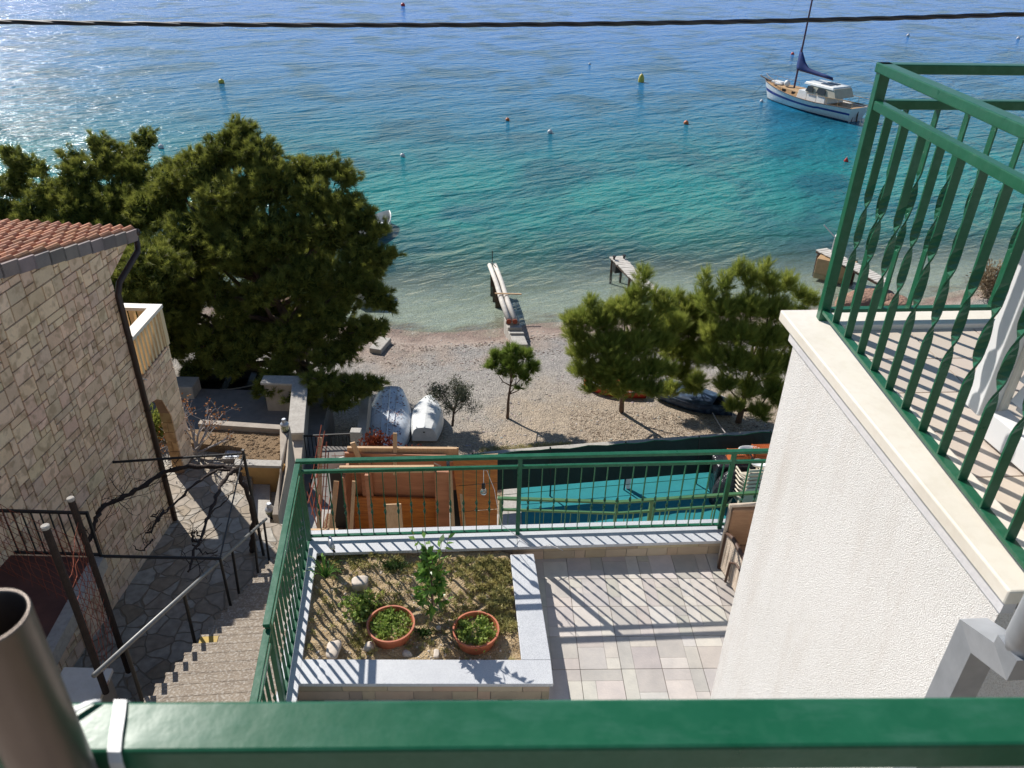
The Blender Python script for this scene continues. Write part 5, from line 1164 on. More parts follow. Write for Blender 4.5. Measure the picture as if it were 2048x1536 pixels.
shrub('small_bush', 'green weedy tuft under the back coping at the middle of the bed', 'bush', ps(790, 1135, 0), (.12, .04, .03), 260, .05, .008, 'dark_leaf', 10, stems=False)
# garden spotlight
t = thing('spotlight', 'small metal garden spotlight clamped on the granite coping at the left', 'spotlight', tuple(gz(668, 1100, 9.85)))
p = gz(666, 1098, 9.86); mb = MB(); mb.tube([p+V(-.045, .09, .06), p+V(-.02, .03, .045), p+V(0, -.01, .02)], [.018, .022, .026], n=16); mb.build('head', 'lamp_metal', t, smooth=True)
mb = MB(); mb.tube([p+V(0, -.0, .0), p+V(.012, .005, -.04)], .008, n=8); mb.tube([p+V(.0, -.0, -.02), p+V(.02, -.06, -.05), p+V(.0, -.11, -.03)], .003, n=5); mb.build('stem', 'black_iron', t)
mb = MB(); mb.tube([p+V(.001, -.012, .0185), p+V(.0015, -.0155, .017)], .024, n=16); mb.build('lens', 'white_plastic', t)
# red-leaved rose bushes behind the formwork
for (px, py, R, n, lab) in ((755, 900, (.45, .3, .42), 900, 'red leaved rose bush in front of the big white dinghy'), (820, 912, (.55, .3, .22), 700, 'low red leaved rose bush behind the high pale batten'), (725, 918, (.3, .3, .2), 300, 'small red leaved rose bush at the left end of its row')):
    q = gy(px, py, 15.2); z0 = q.z-R[2]*.9
    shrub('rose_bush', lab, 'rose bush', (q.x, 15.2, z0), R, n, .075, .05, 'red_leaf', px, group='red leaved rose bushes behind the formwork')
# ================================================================ BEACH: boats
def hull_rings(L_, Bm, H, n=14, m=9, bow=.3, stern=.75, rocker=.12, sheer=.35):
    """rings along x (stern 0 -> bow 1), each from port gunwale under the keel to starboard"""
    out = []
    for i in range(n):
        f = i/(n-1); w_ = Bm/2*((stern+(1-stern)*math.sin(min(1, f/.45)*math.pi/2)) if f < .45 else max(.02, math.cos((f-.45)/.55*math.pi/2)**.75))
        keel = rocker*H*max(0, (f-.6)/.4)**2*2.4; gun = H*(1+sheer*max(0, (f-.3)/.7)**2)
        ring = []
        for j in range(m):
            a = math.pi*j/(m-1); y = -w_*math.cos(a); s = math.sin(a); y = math.copysign(abs(math.cos(a))**.55, -math.cos(a))*w_; z = gun-(gun-keel)*s**.8
            ring.append(Vector((L_*(f-.5), y, z)))
        out.append(ring)
    return out
def place(rings, loc, yaw, flip=False, roll=0, pitch=0):
    M3 = Matrix.Rotation(yaw, 3, 'Z') @ Matrix.Rotation(pitch, 3, 'Y') @ Matrix.Rotation(roll, 3, 'X')
    if flip: M3 = M3 @ Matrix.Rotation(math.pi, 3, 'X')
    return [[M3 @ p+Vector(loc) for p in r] for r in rings], M3
# two upturned white dinghies
q0, q1 = gz(781, 797, 1.3), gz(774, 902, 1.15)
t = thing('upturned_dinghy', 'larger upturned white dinghy littered with brown leaves, under the pine edge', 'dinghy', (q0.x, (q0.y+q1.y)/2, .9), 'upturned white dinghies on the pebbles')
d = (q0-q1); L_ = 3.5; c = (q0+q1)/2; yaw = math.atan2(-d.y, -d.x)
R_ = hull_rings(L_, 1.42, .52, rocker=.25, stern=.62, sheer=.1); rr, M3 = place(R_, (c.x, c.y, .95+.55), yaw, flip=True, roll=0)
mb = MB(); mb.loft(rr, closed=False); mb.f.append(tuple(range(9))); mb.r.append(0); mb.build('hull', 'white_gel', t, smooth=True, solid=.02)
mb = MB()
for k in (-1, 0, 1):
    pts = [M3 @ Vector((L_*(f-.5), k*.26*(1-.5*f), -.012-(0 if k else .015)+.0))+Vector((c.x, c.y, 1.5)) for f in (.03, .3, .6, .8)]
    mb.tube(pts, .016 if k else .022, n=6)
mb.build('keel_strip', 'white_gel', t)
mb = MB(); mb.tube([Vector((p[0].x, p[0].y, p[0].z)) for p in rr], .022, n=6); mb.tube([Vector((p[-1].x, p[-1].y, p[-1].z)) for p in rr], .022, n=6); mb.build('gunwale', 'navy', t)
rs = np.random.RandomState(31); n = 150; C = np.array([tuple(M3 @ Vector((L_*(rs.rand()*.75-.42), rs.uniform(-.45, .45), -.015))+Vector((c.x, c.y, 1.51))) for _ in range(n)]); D = unit(rs.randn(n, 3)*[1, 1, .1]); v3, r3 = leaves(C, D, .10, .03, rs, rs.rand(n), 0); tag(np_mesh('leaf_litter', v3, 4, r3, 'red_leaf', t), kind='stuff')
q0, q1 = gz(858, 797, 1.3), gz(850, 862, 1.15); c = (q0+q1)/2; d = q0-q1; L_ = 2.15; yaw = math.atan2(d.y, d.x)
t = thing('upturned_dinghy', 'smaller upturned white dinghy with square stern beside the olive tree', 'dinghy', (c.x, c.y, .95), 'upturned white dinghies on the pebbles')
R_ = hull_rings(L_, 1.02, .48, rocker=.15, stern=.72, sheer=.0); rr, M3 = place(R_, (c.x, c.y, 1.0+.46), yaw, flip=True)
mb = MB(); mb.loft(rr, closed=False); mb.f.append(tuple(range(9))); mb.r.append(0); mb.build('hull', 'hull_white', t, solid=.015, smooth=False)
mb = MB(); s_ = M3 @ Vector((-L_/2-.012, 0, .16))+Vector((c.x, c.y, 1.46)); mb.lathe(s_, [(.0001, 0), (.03, 0), (.03, .02), (.0001, .02)], n=10); mb.build('drain_plug', 'black_rubber', t)
def rowboat(c, yaw, L_, Bm, H, mh, mi, name, label, cat, cover=None, extra=None, pitch=0):
    t = thing(name, label, cat, tuple(c)); R_ = hull_rings(L_, Bm, H); rr, M3 = place(R_, c, yaw, pitch=pitch)
    mb = MB(); mb.loft(rr, closed=False); mb.f.append(tuple(range(9))); mb.r.append(0); mb.build('hull', mh, t, smooth=True, solid=.02)
    R2 = [[Vector((p.x*.97, p.y*.93, max(p.z+.03, .13) if abs(p.y) < Bm*.4 else p.z+.004)) for p in r] for r in R_]; r2, _ = place(R2, c, yaw, pitch=pitch)
    mb = MB(); mb.loft(r2, closed=False); mb.build('lining', mi, t, smooth=True)
    mb = MB(); mb.tube([r[0] for r in rr]+[r[-1] for r in reversed(rr)]+[rr[0][0]], .022, n=6); mb.build('gunwale', extra or mi, t)
    for f in (.2, .48, .72):
        i = int(f*13); a, b = rr[i][0], rr[i][-1]; mb = MB(); mb.beam(a.lerp(b, .04)-V(0, 0, .08), a.lerp(b, .96)-V(0, 0, .08), .2, .025); mb.build('thwart', mi, t)
    if cover:
        cv_ = [[r[0].lerp(r[-1], s)+V(0, 0, .03+.10*math.sin(math.pi*s)) for s in (0, .15, .35, .5, .65, .85, 1)] for r in rr[:11]]; mb = MB(); mb.loft(cv_, closed=False); mb.build('cover', cover, t, smooth=True, solid=.01)
    return t
q = gz(1232, 758, 1.25); rowboat((q.x, q.y, gh(q.x, q.y)-.05), rad(172), 2.1, 1.0, .38, 'red_paint', 'red_paint', 'rowing_boat', 'small red rowing boat under the left pine of the beach trees', 'rowing boat', extra='white_plastic')
q = gz(1392, 795, 1.2); rowboat((q.x, q.y, gh(q.x, q.y)-.05), rad(-32), 2.5, 1.1, .42, 'navy', 'navy', 'covered_boat', 'blue boat with dark cover lying under the right hand pines', 'boat', cover='navy')
q = gz(462, 752, 1.3); rowboat((q.x, q.y, gh(q.x, q.y)-.05), rad(5), 3.4, 1.4, .5, 'black_rubber', 'black_rubber', 'black_dinghy', 'black dinghy with pale gunwale in the deep shade of the large pine', 'dinghy', extra='white_plastic')
q = gz(738, 470, 0); t = rowboat((q.x, q.y, -.18), rad(68), 4.2, 1.8, .62, 'hull_white', 'hull_white', 'motorboat', 'white open motorboat afloat beside the large pine', 'motorboat', extra='hull_white')
p0_ = gz(760, 440, .7); mb = MB(); mb.box((q.x-.1, q.y-.6, .40), (1.0, .9, .22), rad(68)); mb.build('console', 'black_rubber', t)
mb = MB(); e = gz(783, 455, .0); mb.tube([gz(776, 432, .6), e, V(e.x+.6, e.y+1.5, -.5)], .012, n=5); single(mb, 'mooring_rope', 'cable', 'dark mooring rope from the white motorboat bow', 'rope', tuple(e))
mb = MB(); a, b = gz(1425, 826, 1.25), gz(1462, 880, 1.45); mb.tube([a, a.lerp(b, .5)-V(0, 0, .05), b], .018, n=6); single(mb, 'mooring_rope', 'bark_pale', 'pale rope from the blue boat to the mesh fence', 'rope', tuple(a))
# ---------------------------------------------------------------- jetties
# log jetty: points on the deck height .75
lj = thing('log_jetty', 'narrow jetty of two pale logs laid on rusty props into the water', 'jetty', tuple(gz(1030, 660, .2)))
a, b = gz(979, 530, .75), gz(1018, 640, .95); a2, b2 = gz(990, 530, .75), gz(1030, 640, .95)
for (p, q) in ((a, b), (a2, b2)): mb = MB(); mb.tube([p, p.lerp(q, .35)+V(.02, 0, .01), p.lerp(q, .7)-V(.02, 0, 0), q], [.095, .10, .105, .11], n=14); mb.build('log', 'timber_grey', lj, smooth=True)
mb = MB(); p = gz(985, 575, 0); 
for f_ in (.08, .22, .36): q = a.lerp(b, f_)+V(.2, 0, 0); mb = MB(); mb.box((q.x, q.y, .05), (.42, .30, 1.12)); mb.build('prop', 'dark_wood', lj)
mb = MB(); q = a.lerp(b, .62); mb.beam(q+V(-.25, 0, .16), q+V(.85, 0, .16), .07, .04); mb.build('cross_batten', 'timber', lj)
mb = MB(); q = a; mb.tube([q+V(.12, .1, -.2), q+V(.12, .1, .65)], .02, n=6); mb.tube([q+V(.1, .1, .1), q+V(.3, -.5, .12)], .02, n=5); mb.build('mooring_pin', 'black_iron', lj)
jb = thing('jetty_base', 'stepped concrete block at the shore end of the log jetty', 'concrete block', tuple(gz(1035, 670, .2)))
p0_, p1_ = gz(1004, 642, .62), gz(1028, 642, .62)
L0, R0_ = gz(1008, 635, .75), gz(1036, 635, .75); L1, R1 = gz(1028, 690, .6), gz(1056, 690, .6)
def lr_(f): return L0.lerp(L1, f), R0_.lerp(R1, f)
mb = MB()
for f0, f1, z0 in ((0, .2, .78), (.2, .36, .66), (.36, .42, .74), (.42, .56, .60), (.56, .62, .70), (.62, 1.0, .62)):
    (a_, b_), (c_, d_) = lr_(f0), lr_(f1); mb.prism([(a_.x, a_.y), (b_.x, b_.y), (d_.x, d_.y), (c_.x, c_.y)], -.4, z0)
mb.build('block', 'concrete_pale', jb, bevel=.015)
mb = MB()
for p in (b, b2): mb.tube([p-V(0, .10, .01), p-V(0, .14, .01)], .10, n=14)
mb.build('log_socket', 'rust', jb)
def plank_jetty(P0, P1, w_, label, z=.7, sup=True, seed=1):
    t = thing('plank_jetty', label, 'jetty', (P0.x, P0.y, 0)); d = (P1-P0); ln = d.length; d.normalize(); sd = V(-d.y, d.x, 0); rg = random.Random(seed)
    n = int(ln/.19); mb = MB()
    for i in range(n):
        c = P0+d*(i+.5)*ln/n; ww = w_+rg.uniform(-.05, .05); mb.beam(c-sd*ww/2+V(0, 0, rg.uniform(-.008, .008)), c+sd*ww/2+V(0, 0, rg.uniform(-.008, .008)), ln/n-.03, .04, r=rg.random())
    mb.build('deck', 'timber_grey', t)
    mb = MB()
    for s in (-1, 1): mb.beam(P0+sd*s*w_*.36-V(0, 0, .09), P1+sd*s*w_*.36-V(0, 0, .09), .08, .14)
    mb.build('stringer', 'dark_wood', t)
    mb = MB()
    for f in (.04, .5): 
        for s in (-1, 1): q = P0+d*ln*f+sd*s*w_*.38; mb.tube([V(q.x, q.y, -1.2), V(q.x, q.y, z-.1)], .06, n=8)
    mb.build('pile', 'dark_wood', t); return t, d, sd
Pa, Pb = gz(1232, 513, .7), gz(1312, 592, .65); t, d, sd = plank_jetty(Pa, Pb, .66, 'weathered grey plank jetty behind the left beach pine', seed=2)
mb = MB(); q = Pa+V(-.2, -.9, 0); mb.box((q.x+.35, q.y+.4, .35), (.6, .4, .35), .3); mb.build('fender', 'black_rubber', t)
mb = MB()
for k in (0, 1): q = Pa+d*.35+sd*(.25-.5*k); mb.lathe((q.x, q.y, .74), [(.05, 0), (.05, .1), (.09, .12), (.09, .15), (.0001, .16)], n=10)
mb.build('bollard', 'black_iron', t)
Pa, Pb = gz(1642, 498, .8), gz(1772, 565, .75); t, d, sd = plank_jetty(Pa, Pb, .70, 'plank jetty with boxed brown end seen through the balcony railing', seed=3)
mb = MB(); q = Pa+d*.9; mb.box((q.x+.1, q.y-.25, .22), (1.7, .9, 1.0), -.55); mb.build('boxed_end', 'teak', t, bevel=.03)
mb = MB(); q = Pa+d*.5+sd*.2; mb.tube([q, q+V(0, 0, .75), q+V(-.55, .3, 1.25)], .03, n=8); mb.build('davit', 'pale_plastic', t)
mb = MB(); q2_ = q+V(.2, .1, .75); mb.lathe(q2_, [(.0001, -.18), (.13, -.12), (.18, 0), (.13, .12), (.0001, .18)], n=14); mb.build('float', 'white_plastic', t, smooth=True)
mb = MB(); q = gz(752, 560, .5); mb.box((q.x-.35, q.y, .2), (1.1, 2.2, .75), .1); single(mb, 'concrete_mole', 'concrete_pale', 'pale concrete mooring block at the water edge beside the large pine', 'concrete block', (q.x, q.y, 0), bevel=.03)
mb = MB(); q = gz(768, 680, .6); mb.box((q.x-.15, q.y, .32), (.48, 1.0, .30), -.25); single(mb, 'concrete_ramp', 'concrete_pale', 'tilted pale concrete slab on the beach beside the large pine', 'concrete slab', (q.x, q.y, .1), bevel=.03)
for (px, py, s, lab) in ((1748, 590, (1.1, .7, .35), 'largest reddish rock on the shore under the balcony railing'), (1790, 600, (.7, .5, .25), 'smaller reddish rock right of the largest shore rock'), (1700, 600, (.6, .5, .22), 'low reddish rock left of the largest shore rock')):
    q = gz(px, py, .3); stone((q.x, q.y, gh(q.x, q.y)+.1), s, 'rock_brown', lab, px, 'shore_rock', group='reddish rocks on the right shore')
mb = MB(); q = gz(1015, 456, -.3); q = gz(980, 455, 0); stone((q.x, q.y, -.36), (.5, .35, .25), 'rock_brown', 'dark rock just under the surface beyond the log jetty', 99, 'sunken_rock')
q = gz(1975, 590, .4); shrub('yellow_bush', 'yellow brown coastal bush seen between bars of the balcony railing', 'bush', (q.x, q.y, gh(q.x, q.y)), (.75, .7, .75), 2400, .16, .06, 'dry_yellow' if 'dry_yellow' in MT else 'dry_leaf', 17)
# ---------------------------------------------------------------- buoys
def ball(name, label, px, py, r, m, m2=None, shape='ball'):
    q = gz(px, py, 0); r *= .82; t = thing(name, label, 'buoy', (q.x, q.y, 0), 'mooring buoys on the sea')
    if shape == 'ball': pf = [(.0001, -r), (r*.7, -r*.72), (r, 0), (r*.87, r*.5), (r*.5, r*.87), (.0001, r)]; off = r*.35
    elif shape == 'tall': pf = [(.0001, -r), (r*.9, -r*.8), (r, 0), (r*.9, r*1.2), (r*.5, r*2.0), (.12*r, r*2.3), (.0001, r*2.3)]; off = r*.3
    else: pf = [(.0001, -r), (r, -r*.2), (r*.55, r*.8), (.0001, r*1.6)]; off = r*.3
    mb = MB(); mb.lathe((q.x, q.y, off), pf, n=18); mb.build('float', m, t, smooth=True)
    mb = MB(); z = off+pf[-1][1]; mb.tube([(q.x, q.y, z-.01), (q.x, q.y, z+r*.25)], r*.14, n=8); mb.build('ring', m2 or 'pale_plastic', t)
    return t
for a_ in (('dark red buoy at the top edge of the sea', 806, 12, .42, 'red_plastic', 'black_rubber'), ('yellow round buoy above the large pine', 443, 166, .33, 'yellow_plastic', None), ('small brown orange buoy left of the white one in mid water', 1015, 241, .20, 'orange_plastic', 'black_rubber'), ('white round buoy in mid water', 1100, 266, .24, 'pale_plastic', None), ('orange round buoy below the tall yellow one', 1372, 248, .25, 'orange_plastic', None), ('white buoy right of the large pine top', 805, 313, .20, 'pale_plastic', 'black_rubber'), ('white buoy peeping behind the large pine crown', 322, 296, .23, 'pale_plastic', None), ('small dark red buoy left of the mast', 1585, 109, .24, 'red_plastic', 'black_rubber'), ('tiny white buoy near the overhead cable middle', 1179, 129, .16, 'pale_plastic', None), ('tiny white buoy right of the mast', 1816, 72, .26, 'pale_plastic', None), ('white buoy at the top right corner of the sea', 2036, 78, .28, 'pale_plastic', None), ('white buoy at the bow of the sailing boat', 1523, 204, .20, 'pale_plastic', None)):
    ball('mooring_buoy', *a_)
ball('mooring_buoy', 'tall yellow pillar shaped buoy', 1282, 164, .36, 'yellow_plastic', shape='tall')
ball('mooring_buoy', 'red cone shaped buoy left of the balcony corner post', 1692, 323, .20, 'red_plastic', shape='cone')
# ---------------------------------------------------------------- sailing boat
bw_ = gz(1534, 196, 0); sw = gz(1708, 243, 0); bc = (bw_+sw)/2+(bw_-sw)*.025; bdv = (bw_-sw); BL = bdv.length; byaw = math.atan2(bdv.y, bdv.x)
sbt = thing('sailing_boat', 'white wooden motor sailer with blue stripe and furled blue sail', 'sailing boat', (bc.x, bc.y, 0))
BM = Matrix.Rotation(byaw, 3, 'Z'); bl_ = lambda x, y, z: BM @ Vector((x, y, z))+Vector((bc.x, bc.y, 0))
def sec(f):
    """half width at deck, sheer height"""
    hw = 1.55*((.72+.28*math.sin(min(1, f/.4)*math.pi/2)) if f < .4 else max(.015, math.cos((f-.4)/.6*math.pi/2)**.62)); sh = 1.02+.50*max(0, (f-.35)/.65)**1.8+.12*max(0, (.3-f)/.3)
    return hw, sh
LH = BL*1.05
def hsec(f, z0, z1, m=5, o=0):
    hw, shh = sec(f); x = (f-.5)*LH
    pts = []
    for j in range(m):
        z = z0(f)+(z1(f)-z0(f))*j/(m-1); k = (max(0, z+.45)/(shh+.45))**.38; rake = .75*max(0, f-.82)/.18*(z/1.8) + (-.25*max(0, .12-f)/.12*(z)); pts.append((x+rake-(.55*max(0, f-.82)/.18), (hw*k+o), z))
    return pts
def side_shell(z0, z1, o, name, m, n=26, mm=6):
    mb = MB()
    for s in (-1, 1):
        mb.loft([[bl_(p[0], p[1]*s, p[2]) for p in hsec(i/(n-1), z0, z1, mm, o)] for i in range(n)], closed=False)
    return mb
mb = side_shell(lambda f: -.42, lambda f: sec(f)[1], 0, '', '')
n = 6; a_ = hsec(0, lambda f: -.42, lambda f: sec(f)[1], 6); 
for j in range(5): mb.poly([bl_(a_[j][0], a_[j][1], a_[j][2]), bl_(a_[j+1][0], a_[j+1][1], a_[j+1][2]), bl_(a_[j+1][0], -a_[j+1][1], a_[j+1][2]), bl_(a_[j][0], -a_[j][1], a_[j][2])])
mb.build('hull', 'hull_white', sbt, smooth=True)
mb = side_shell(lambda f: .52+.22*max(0, (f-.35)/.65)**1.8+(.06 if f < .3 else 0), lambda f: .68+.32*max(0, (f-.35)/.65)**1.8+(.06 if f < .3 else 0), .012, '', '', mm=3); mb.build('blue_stripe', 'blue_paint', sbt)
mb = side_shell(lambda f: -.42, lambda f: .09, .010, '', '', mm=3); mb.build('boot_stripe', 'navy', sbt)
mb = MB(); n = 24; rings = []
for i in range(n): f = i/(n-1); p = hsec(f, lambda f: sec(f)[1]-.12, lambda f: sec(f)[1]-.12, 2)[0]; rings.append([bl_(p[0], y, p[2]+.05*(1-(y/max(.02, p[1]))**2)) for y in (-p[1], -p[1]*.5, 0, p[1]*.5, p[1])])
mb.loft(rings, closed=False); mb.build('deck', 'teak', sbt)
mb = MB()
for s in (-1, 1): mb.tube([bl_(p[0], p[1]*s, p[2]+.01) for p in [hsec(i/23, lambda f: sec(f)[1], lambda f: sec(f)[1], 2)[0] for i in range(24)]], .035, n=6)
mb.build('toe_rail', 'dark_wood', sbt)
def cabin(x0, x1, w0, w1, z0, z1, tp, name, m, par=sbt):
    mb = MB(); mb.loft([[bl_(x0, -w0, z0), bl_(x0, w0, z0), bl_(x1, w1, z0), bl_(x1, -w1, z0)], [bl_(x0+tp, -w0*.92, z1), bl_(x0+tp, w0*.92, z1), bl_(x1-tp, w1*.92, z1), bl_(x1-tp, -w1*.92, z1)]]); return mb.build(name, m, par, bevel=.03)
cabin(-.1, 3.2, 1.08, .72, .95, 1.42, .06, 'trunk_cabin', 'teak')
cabin(-2.7, .4, 1.18, 1.10, .95, 1.62, .10, 'deckhouse', 'hull_white')
cabin(-3.7, -.5, 1.12, 1.08, 1.55, 2.25, .35, 'spray_hood', 'canvas_cream')
cabin(-3.3, -.1, 1.10, 1.02, 2.16, 2.36, .12, 'roof', 'hull_white')
for s in (-1, 1):
    for x0, x1 in ((-1.3, -.5), (-2.6, -1.6)): mb = MB(); mb.loft([[bl_(x0, s*1.20, 1.66), bl_(x1, s*1.17, 1.66), bl_(x1, s*1.17-.03*s, 1.66), bl_(x0, s*1.20-.03*s, 1.66)], [bl_(x0+.08, s*1.10, 2.10), bl_(x1-.15, s*1.08, 2.10), bl_(x1-.15, s*1.05, 2.1), bl_(x0+.08, s*1.07, 2.1)]]); mb.build('window', 'glass_dark', sbt)
    for x0 in (.9, 2.1): mb = MB(); mb.box(bl_(x0, s*(1.01-.09*x0), 1.22), (.42, .05, .2), byaw); mb.build('window', 'glass_dark', sbt)
mx_ = 1.75; mr_ = .075
mb = MB(); mb.tube([bl_(mx_, 0, 1.3), bl_(mx_-.12, 0, 13.4)], [.085, .055], n=10); mb.build('mast', 'mast_paint', sbt)
mb = MB(); mb.tube([bl_(mx_-.1, 0, 2.9), bl_(mx_-3.9, 0, 2.72)], .055, n=8); mb.build('boom', 'mast_paint', sbt)
mb = MB(); rings = []
for x, z, rz_, ry_ in ((.12, 3.35, 1.35, .10), (-.25, 3.25, 1.0, .20), (-.6, 3.08, .60, .22), (-1.1, 2.98, .26, .2), (-2, 2.92, .20, .17), (-3, 2.86, .16, .15), (-3.8, 2.80, .10, .09)):
    rings.append([bl_(mx_+x, ry_*math.cos(a), z+rz_*math.sin(a)*(1 if math.sin(a) > 0 else .32)) for a in [2*math.pi*j/12 for j in range(12)]])
mb.loft(rings); mb.build('sail_cover', 'blue_canvas', sbt, smooth=True)
mb = MB()
for s in (-1, 1):
    pts = [hsec(f, lambda f: sec(f)[1], lambda f: sec(f)[1], 2)[0] for f in (0.0, .1, .2, .3, .4)]
    mb.tube([bl_(p[0], p[1]*s*.97, p[2]+.55) for p in pts], .02, n=5)
    for p in pts: mb.tube([bl_(p[0], p[1]*s*.97, p[2]), bl_(p[0], p[1]*s*.97, p[2]+.55)], .016, n=5)
    pts = [hsec(f, lambda f: sec(f)[1], lambda f: sec(f)[1], 2)[0] for f in (.72, .82, .92, 1.0)]
    mb.tube([bl_(p[0], p[1]*s*.95, p[2]+.5) for p in pts], .015, n=5)
    for p in pts[:3]: mb.tube([bl_(p[0], p[1]*s*.95, p[2]), bl_(p[0], p[1]*s*.95, p[2]+.5)], .013, n=5)
p = hsec(0, lambda f: sec(f)[1], lambda f: sec(f)[1], 2)[0]; mb.tube([bl_(p[0]-.1, -p[1], p[2]+.55), bl_(p[0]-.9, 0, p[2]+.4), bl_(p[0]-.1, p[1], p[2]+.55)], .02, n=5)
mb.build('guard_rail', 'teak', sbt)
mb = MB(); mb.tube([bl_(LH/2-.6, 0, 1.50), bl_(LH/2+.75, 0, 1.72)], .05, n=8); mb.build('bowsprit', 'dark_wood', sbt)
mb = MB(); mb.lathe(bl_(mx_+.55, .35, 1.7), [(.0001, -.3), (.2, -.2), (.28, 0), (.2, .2), (.0001, .3)], n=12); mb.build('white_float', 'white_plastic', sbt, smooth=True)
mb = MB(); mb.box(bl_(3.6, .0, 1.55), (1.1, .7, .18), byaw); mb.box(bl_(3.2, .4, 1.5), (.6, .4, .16), byaw+.3); mb.build('folded_sail', 'white_plastic', sbt, bevel=.05)
mb = MB(); a_ = hsec(0, lambda f: 0, lambda f: 1, 2)[1]; mb.tube([bl_(-LH/2-.15, 0, .9), bl_(-LH/2-.25, 0, -.4)], .06, n=6); mb.tube([bl_(-LH/2-.1, .3, 1.0), bl_(-LH/2-.05, .5, -.5)], .03, n=6); mb.build('rudder', 'dark_wood', sbt)
mb = MB(); mb.tube([bl_(-LH/2+.5, -1.4, .9), bl_(-LH/2+.45, -1.55, -.2)], .04, n=6); mb.build('ladder', 'white_plastic', sbt)
mb = MB()
mb.box(bl_(-2.0, .35, 2.39), (1.0, .55, .03), byaw); mb.box(bl_(-2.0, -.4, 2.39), (1.0, .5, .03), byaw); mb.build('solar_panel', 'navy', sbt)
mb = MB(); mb.tube([bl_(LH/2-.2, 0, 1.5), bl_(LH/2+1.4, .3, -.3)], .015, n=5); mb.tube([bl_(mx_-.1, 0, 12.5), bl_(LH/2+.7, 0, 1.7)], .007, n=5); mb.build('stay', 'cable', sbt)
# ================================================================ TREES
def pine(name, label, base, puffs, m, seed, tuftn, need, ln, wd, spread=.55, twig=.16, trunk_r=.16, limbs=18, group=None, upb=.5, top_only=None, core=0, cw_=5, shell=.35, ball=1, grow=1.0):
    """puffs: (x,y,z,r[,rz]); tufts of needles sit mostly on the puff surfaces"""
    puffs = [(p[0], p[1], p[2], p[3]*grow, *p[4:]) for p in puffs]
    t = thing(name, label, 'tree', tuple(base), group); rs = np.random.RandomState(seed); rg = random.Random(seed)
    Cs, Ds, Rn = [], [], []; vol = sum(p[3]**2.2 for p in puffs)
    for p in puffs:
        k = max(4, int(tuftn*p[3]**2.2/vol)); c = np.array(p[:3]); r = p[3]; rz = p[4] if len(p) > 4 else .8
        d = unit(rs.randn(k, 3)+[0, 0, .15]); rad_ = (rs.rand(k, 1)**shell)*(1+.10*rs.randn(k, 1)); P = c+d*rad_*np.array([r, r, r*rz])
        ax = unit(d*[1, 1, .8]+[0, 0, upb]+rs.randn(k, 3)*.25); Cs.append(P); Ds.append(ax); Rn.append(np.clip(rs.rand(k)*.55+.12+.25*rs.rand(), 0, 1))
    C, D, R = np.concatenate(Cs), np.concatenate(Ds), np.concatenate(Rn)
    if ball > 1: C = np.repeat(C, ball, 0)+rs.randn(len(C)*ball, 3)*.045; D = unit(np.repeat(D, ball, 0)+rs.randn(len(D)*ball, 3)*.55); R = np.repeat(R, ball)
    v, r = needles(C, D, need, ln, wd, spread, twig, rs, R)
    if core:      # oversized inner faces added to block light, coloured darker as interior shade
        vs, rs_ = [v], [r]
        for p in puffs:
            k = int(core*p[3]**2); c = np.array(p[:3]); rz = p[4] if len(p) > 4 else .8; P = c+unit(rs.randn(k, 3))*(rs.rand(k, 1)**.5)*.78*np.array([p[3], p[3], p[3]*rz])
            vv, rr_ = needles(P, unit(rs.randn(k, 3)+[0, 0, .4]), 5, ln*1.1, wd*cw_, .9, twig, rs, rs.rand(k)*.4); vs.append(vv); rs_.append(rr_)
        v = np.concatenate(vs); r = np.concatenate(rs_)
    np_mesh('crown', v, 3, r, m, t)
    mb = MB(); b = Vector(base); top = Vector((sum(p[0]*p[3] for p in puffs)/sum(p[3] for p in puffs), sum(p[1]*p[3] for p in puffs)/sum(p[3] for p in puffs), sum(p[2]*p[3] for p in puffs)/sum(p[3] for p in puffs)+.2))
    n = 7; tp = [b.lerp(top, i/n)+V(rg.gauss(0, .06), rg.gauss(0, .06), 0)*(1 if i else 0)*(trunk_r*6) for i in range(n+1)]
    mb.tube(tp, [trunk_r*(1-.75*i/n) for i in range(n+1)], n=12); mb.build('trunk', 'bark', t, smooth=True)
    mb = MB()
    ps_ = sorted(puffs, key=lambda p: -p[3])[:limbs]
    for p in ps_:
        c = Vector(p[:3]); f = min(.9, max(.15, (c.z-b.z)/(top.z-b.z+.01)*.75-.05)); i = int(f*n); a = tp[i]; mid = a.lerp(c, .5)+V(rg.gauss(0, .1), rg.gauss(0, .1), -.12*(c-a).length)
        mb.tube([a, mid, c], [trunk_r*.42, trunk_r*.28, trunk_r*.12], n=7)
        for q in range(5):
            e = c+V(rg.gauss(0, 1), rg.gauss(0, 1), rg.gauss(.3, .7)).normalized()*p[3]*.8; mb.tube([c, c.lerp(e, .5)+V(0, 0, .04), e], [trunk_r*.12, trunk_r*.08, trunk_r*.03], n=5)
    mb.build('branch', 'bark', t)
    return t
def pf(lst): return [(*gy(x, y, Y), r) if len(q) == 0 else (*gy(x, y, Y), r, q[0]) for (x, y, Y, r, *q) in lst]
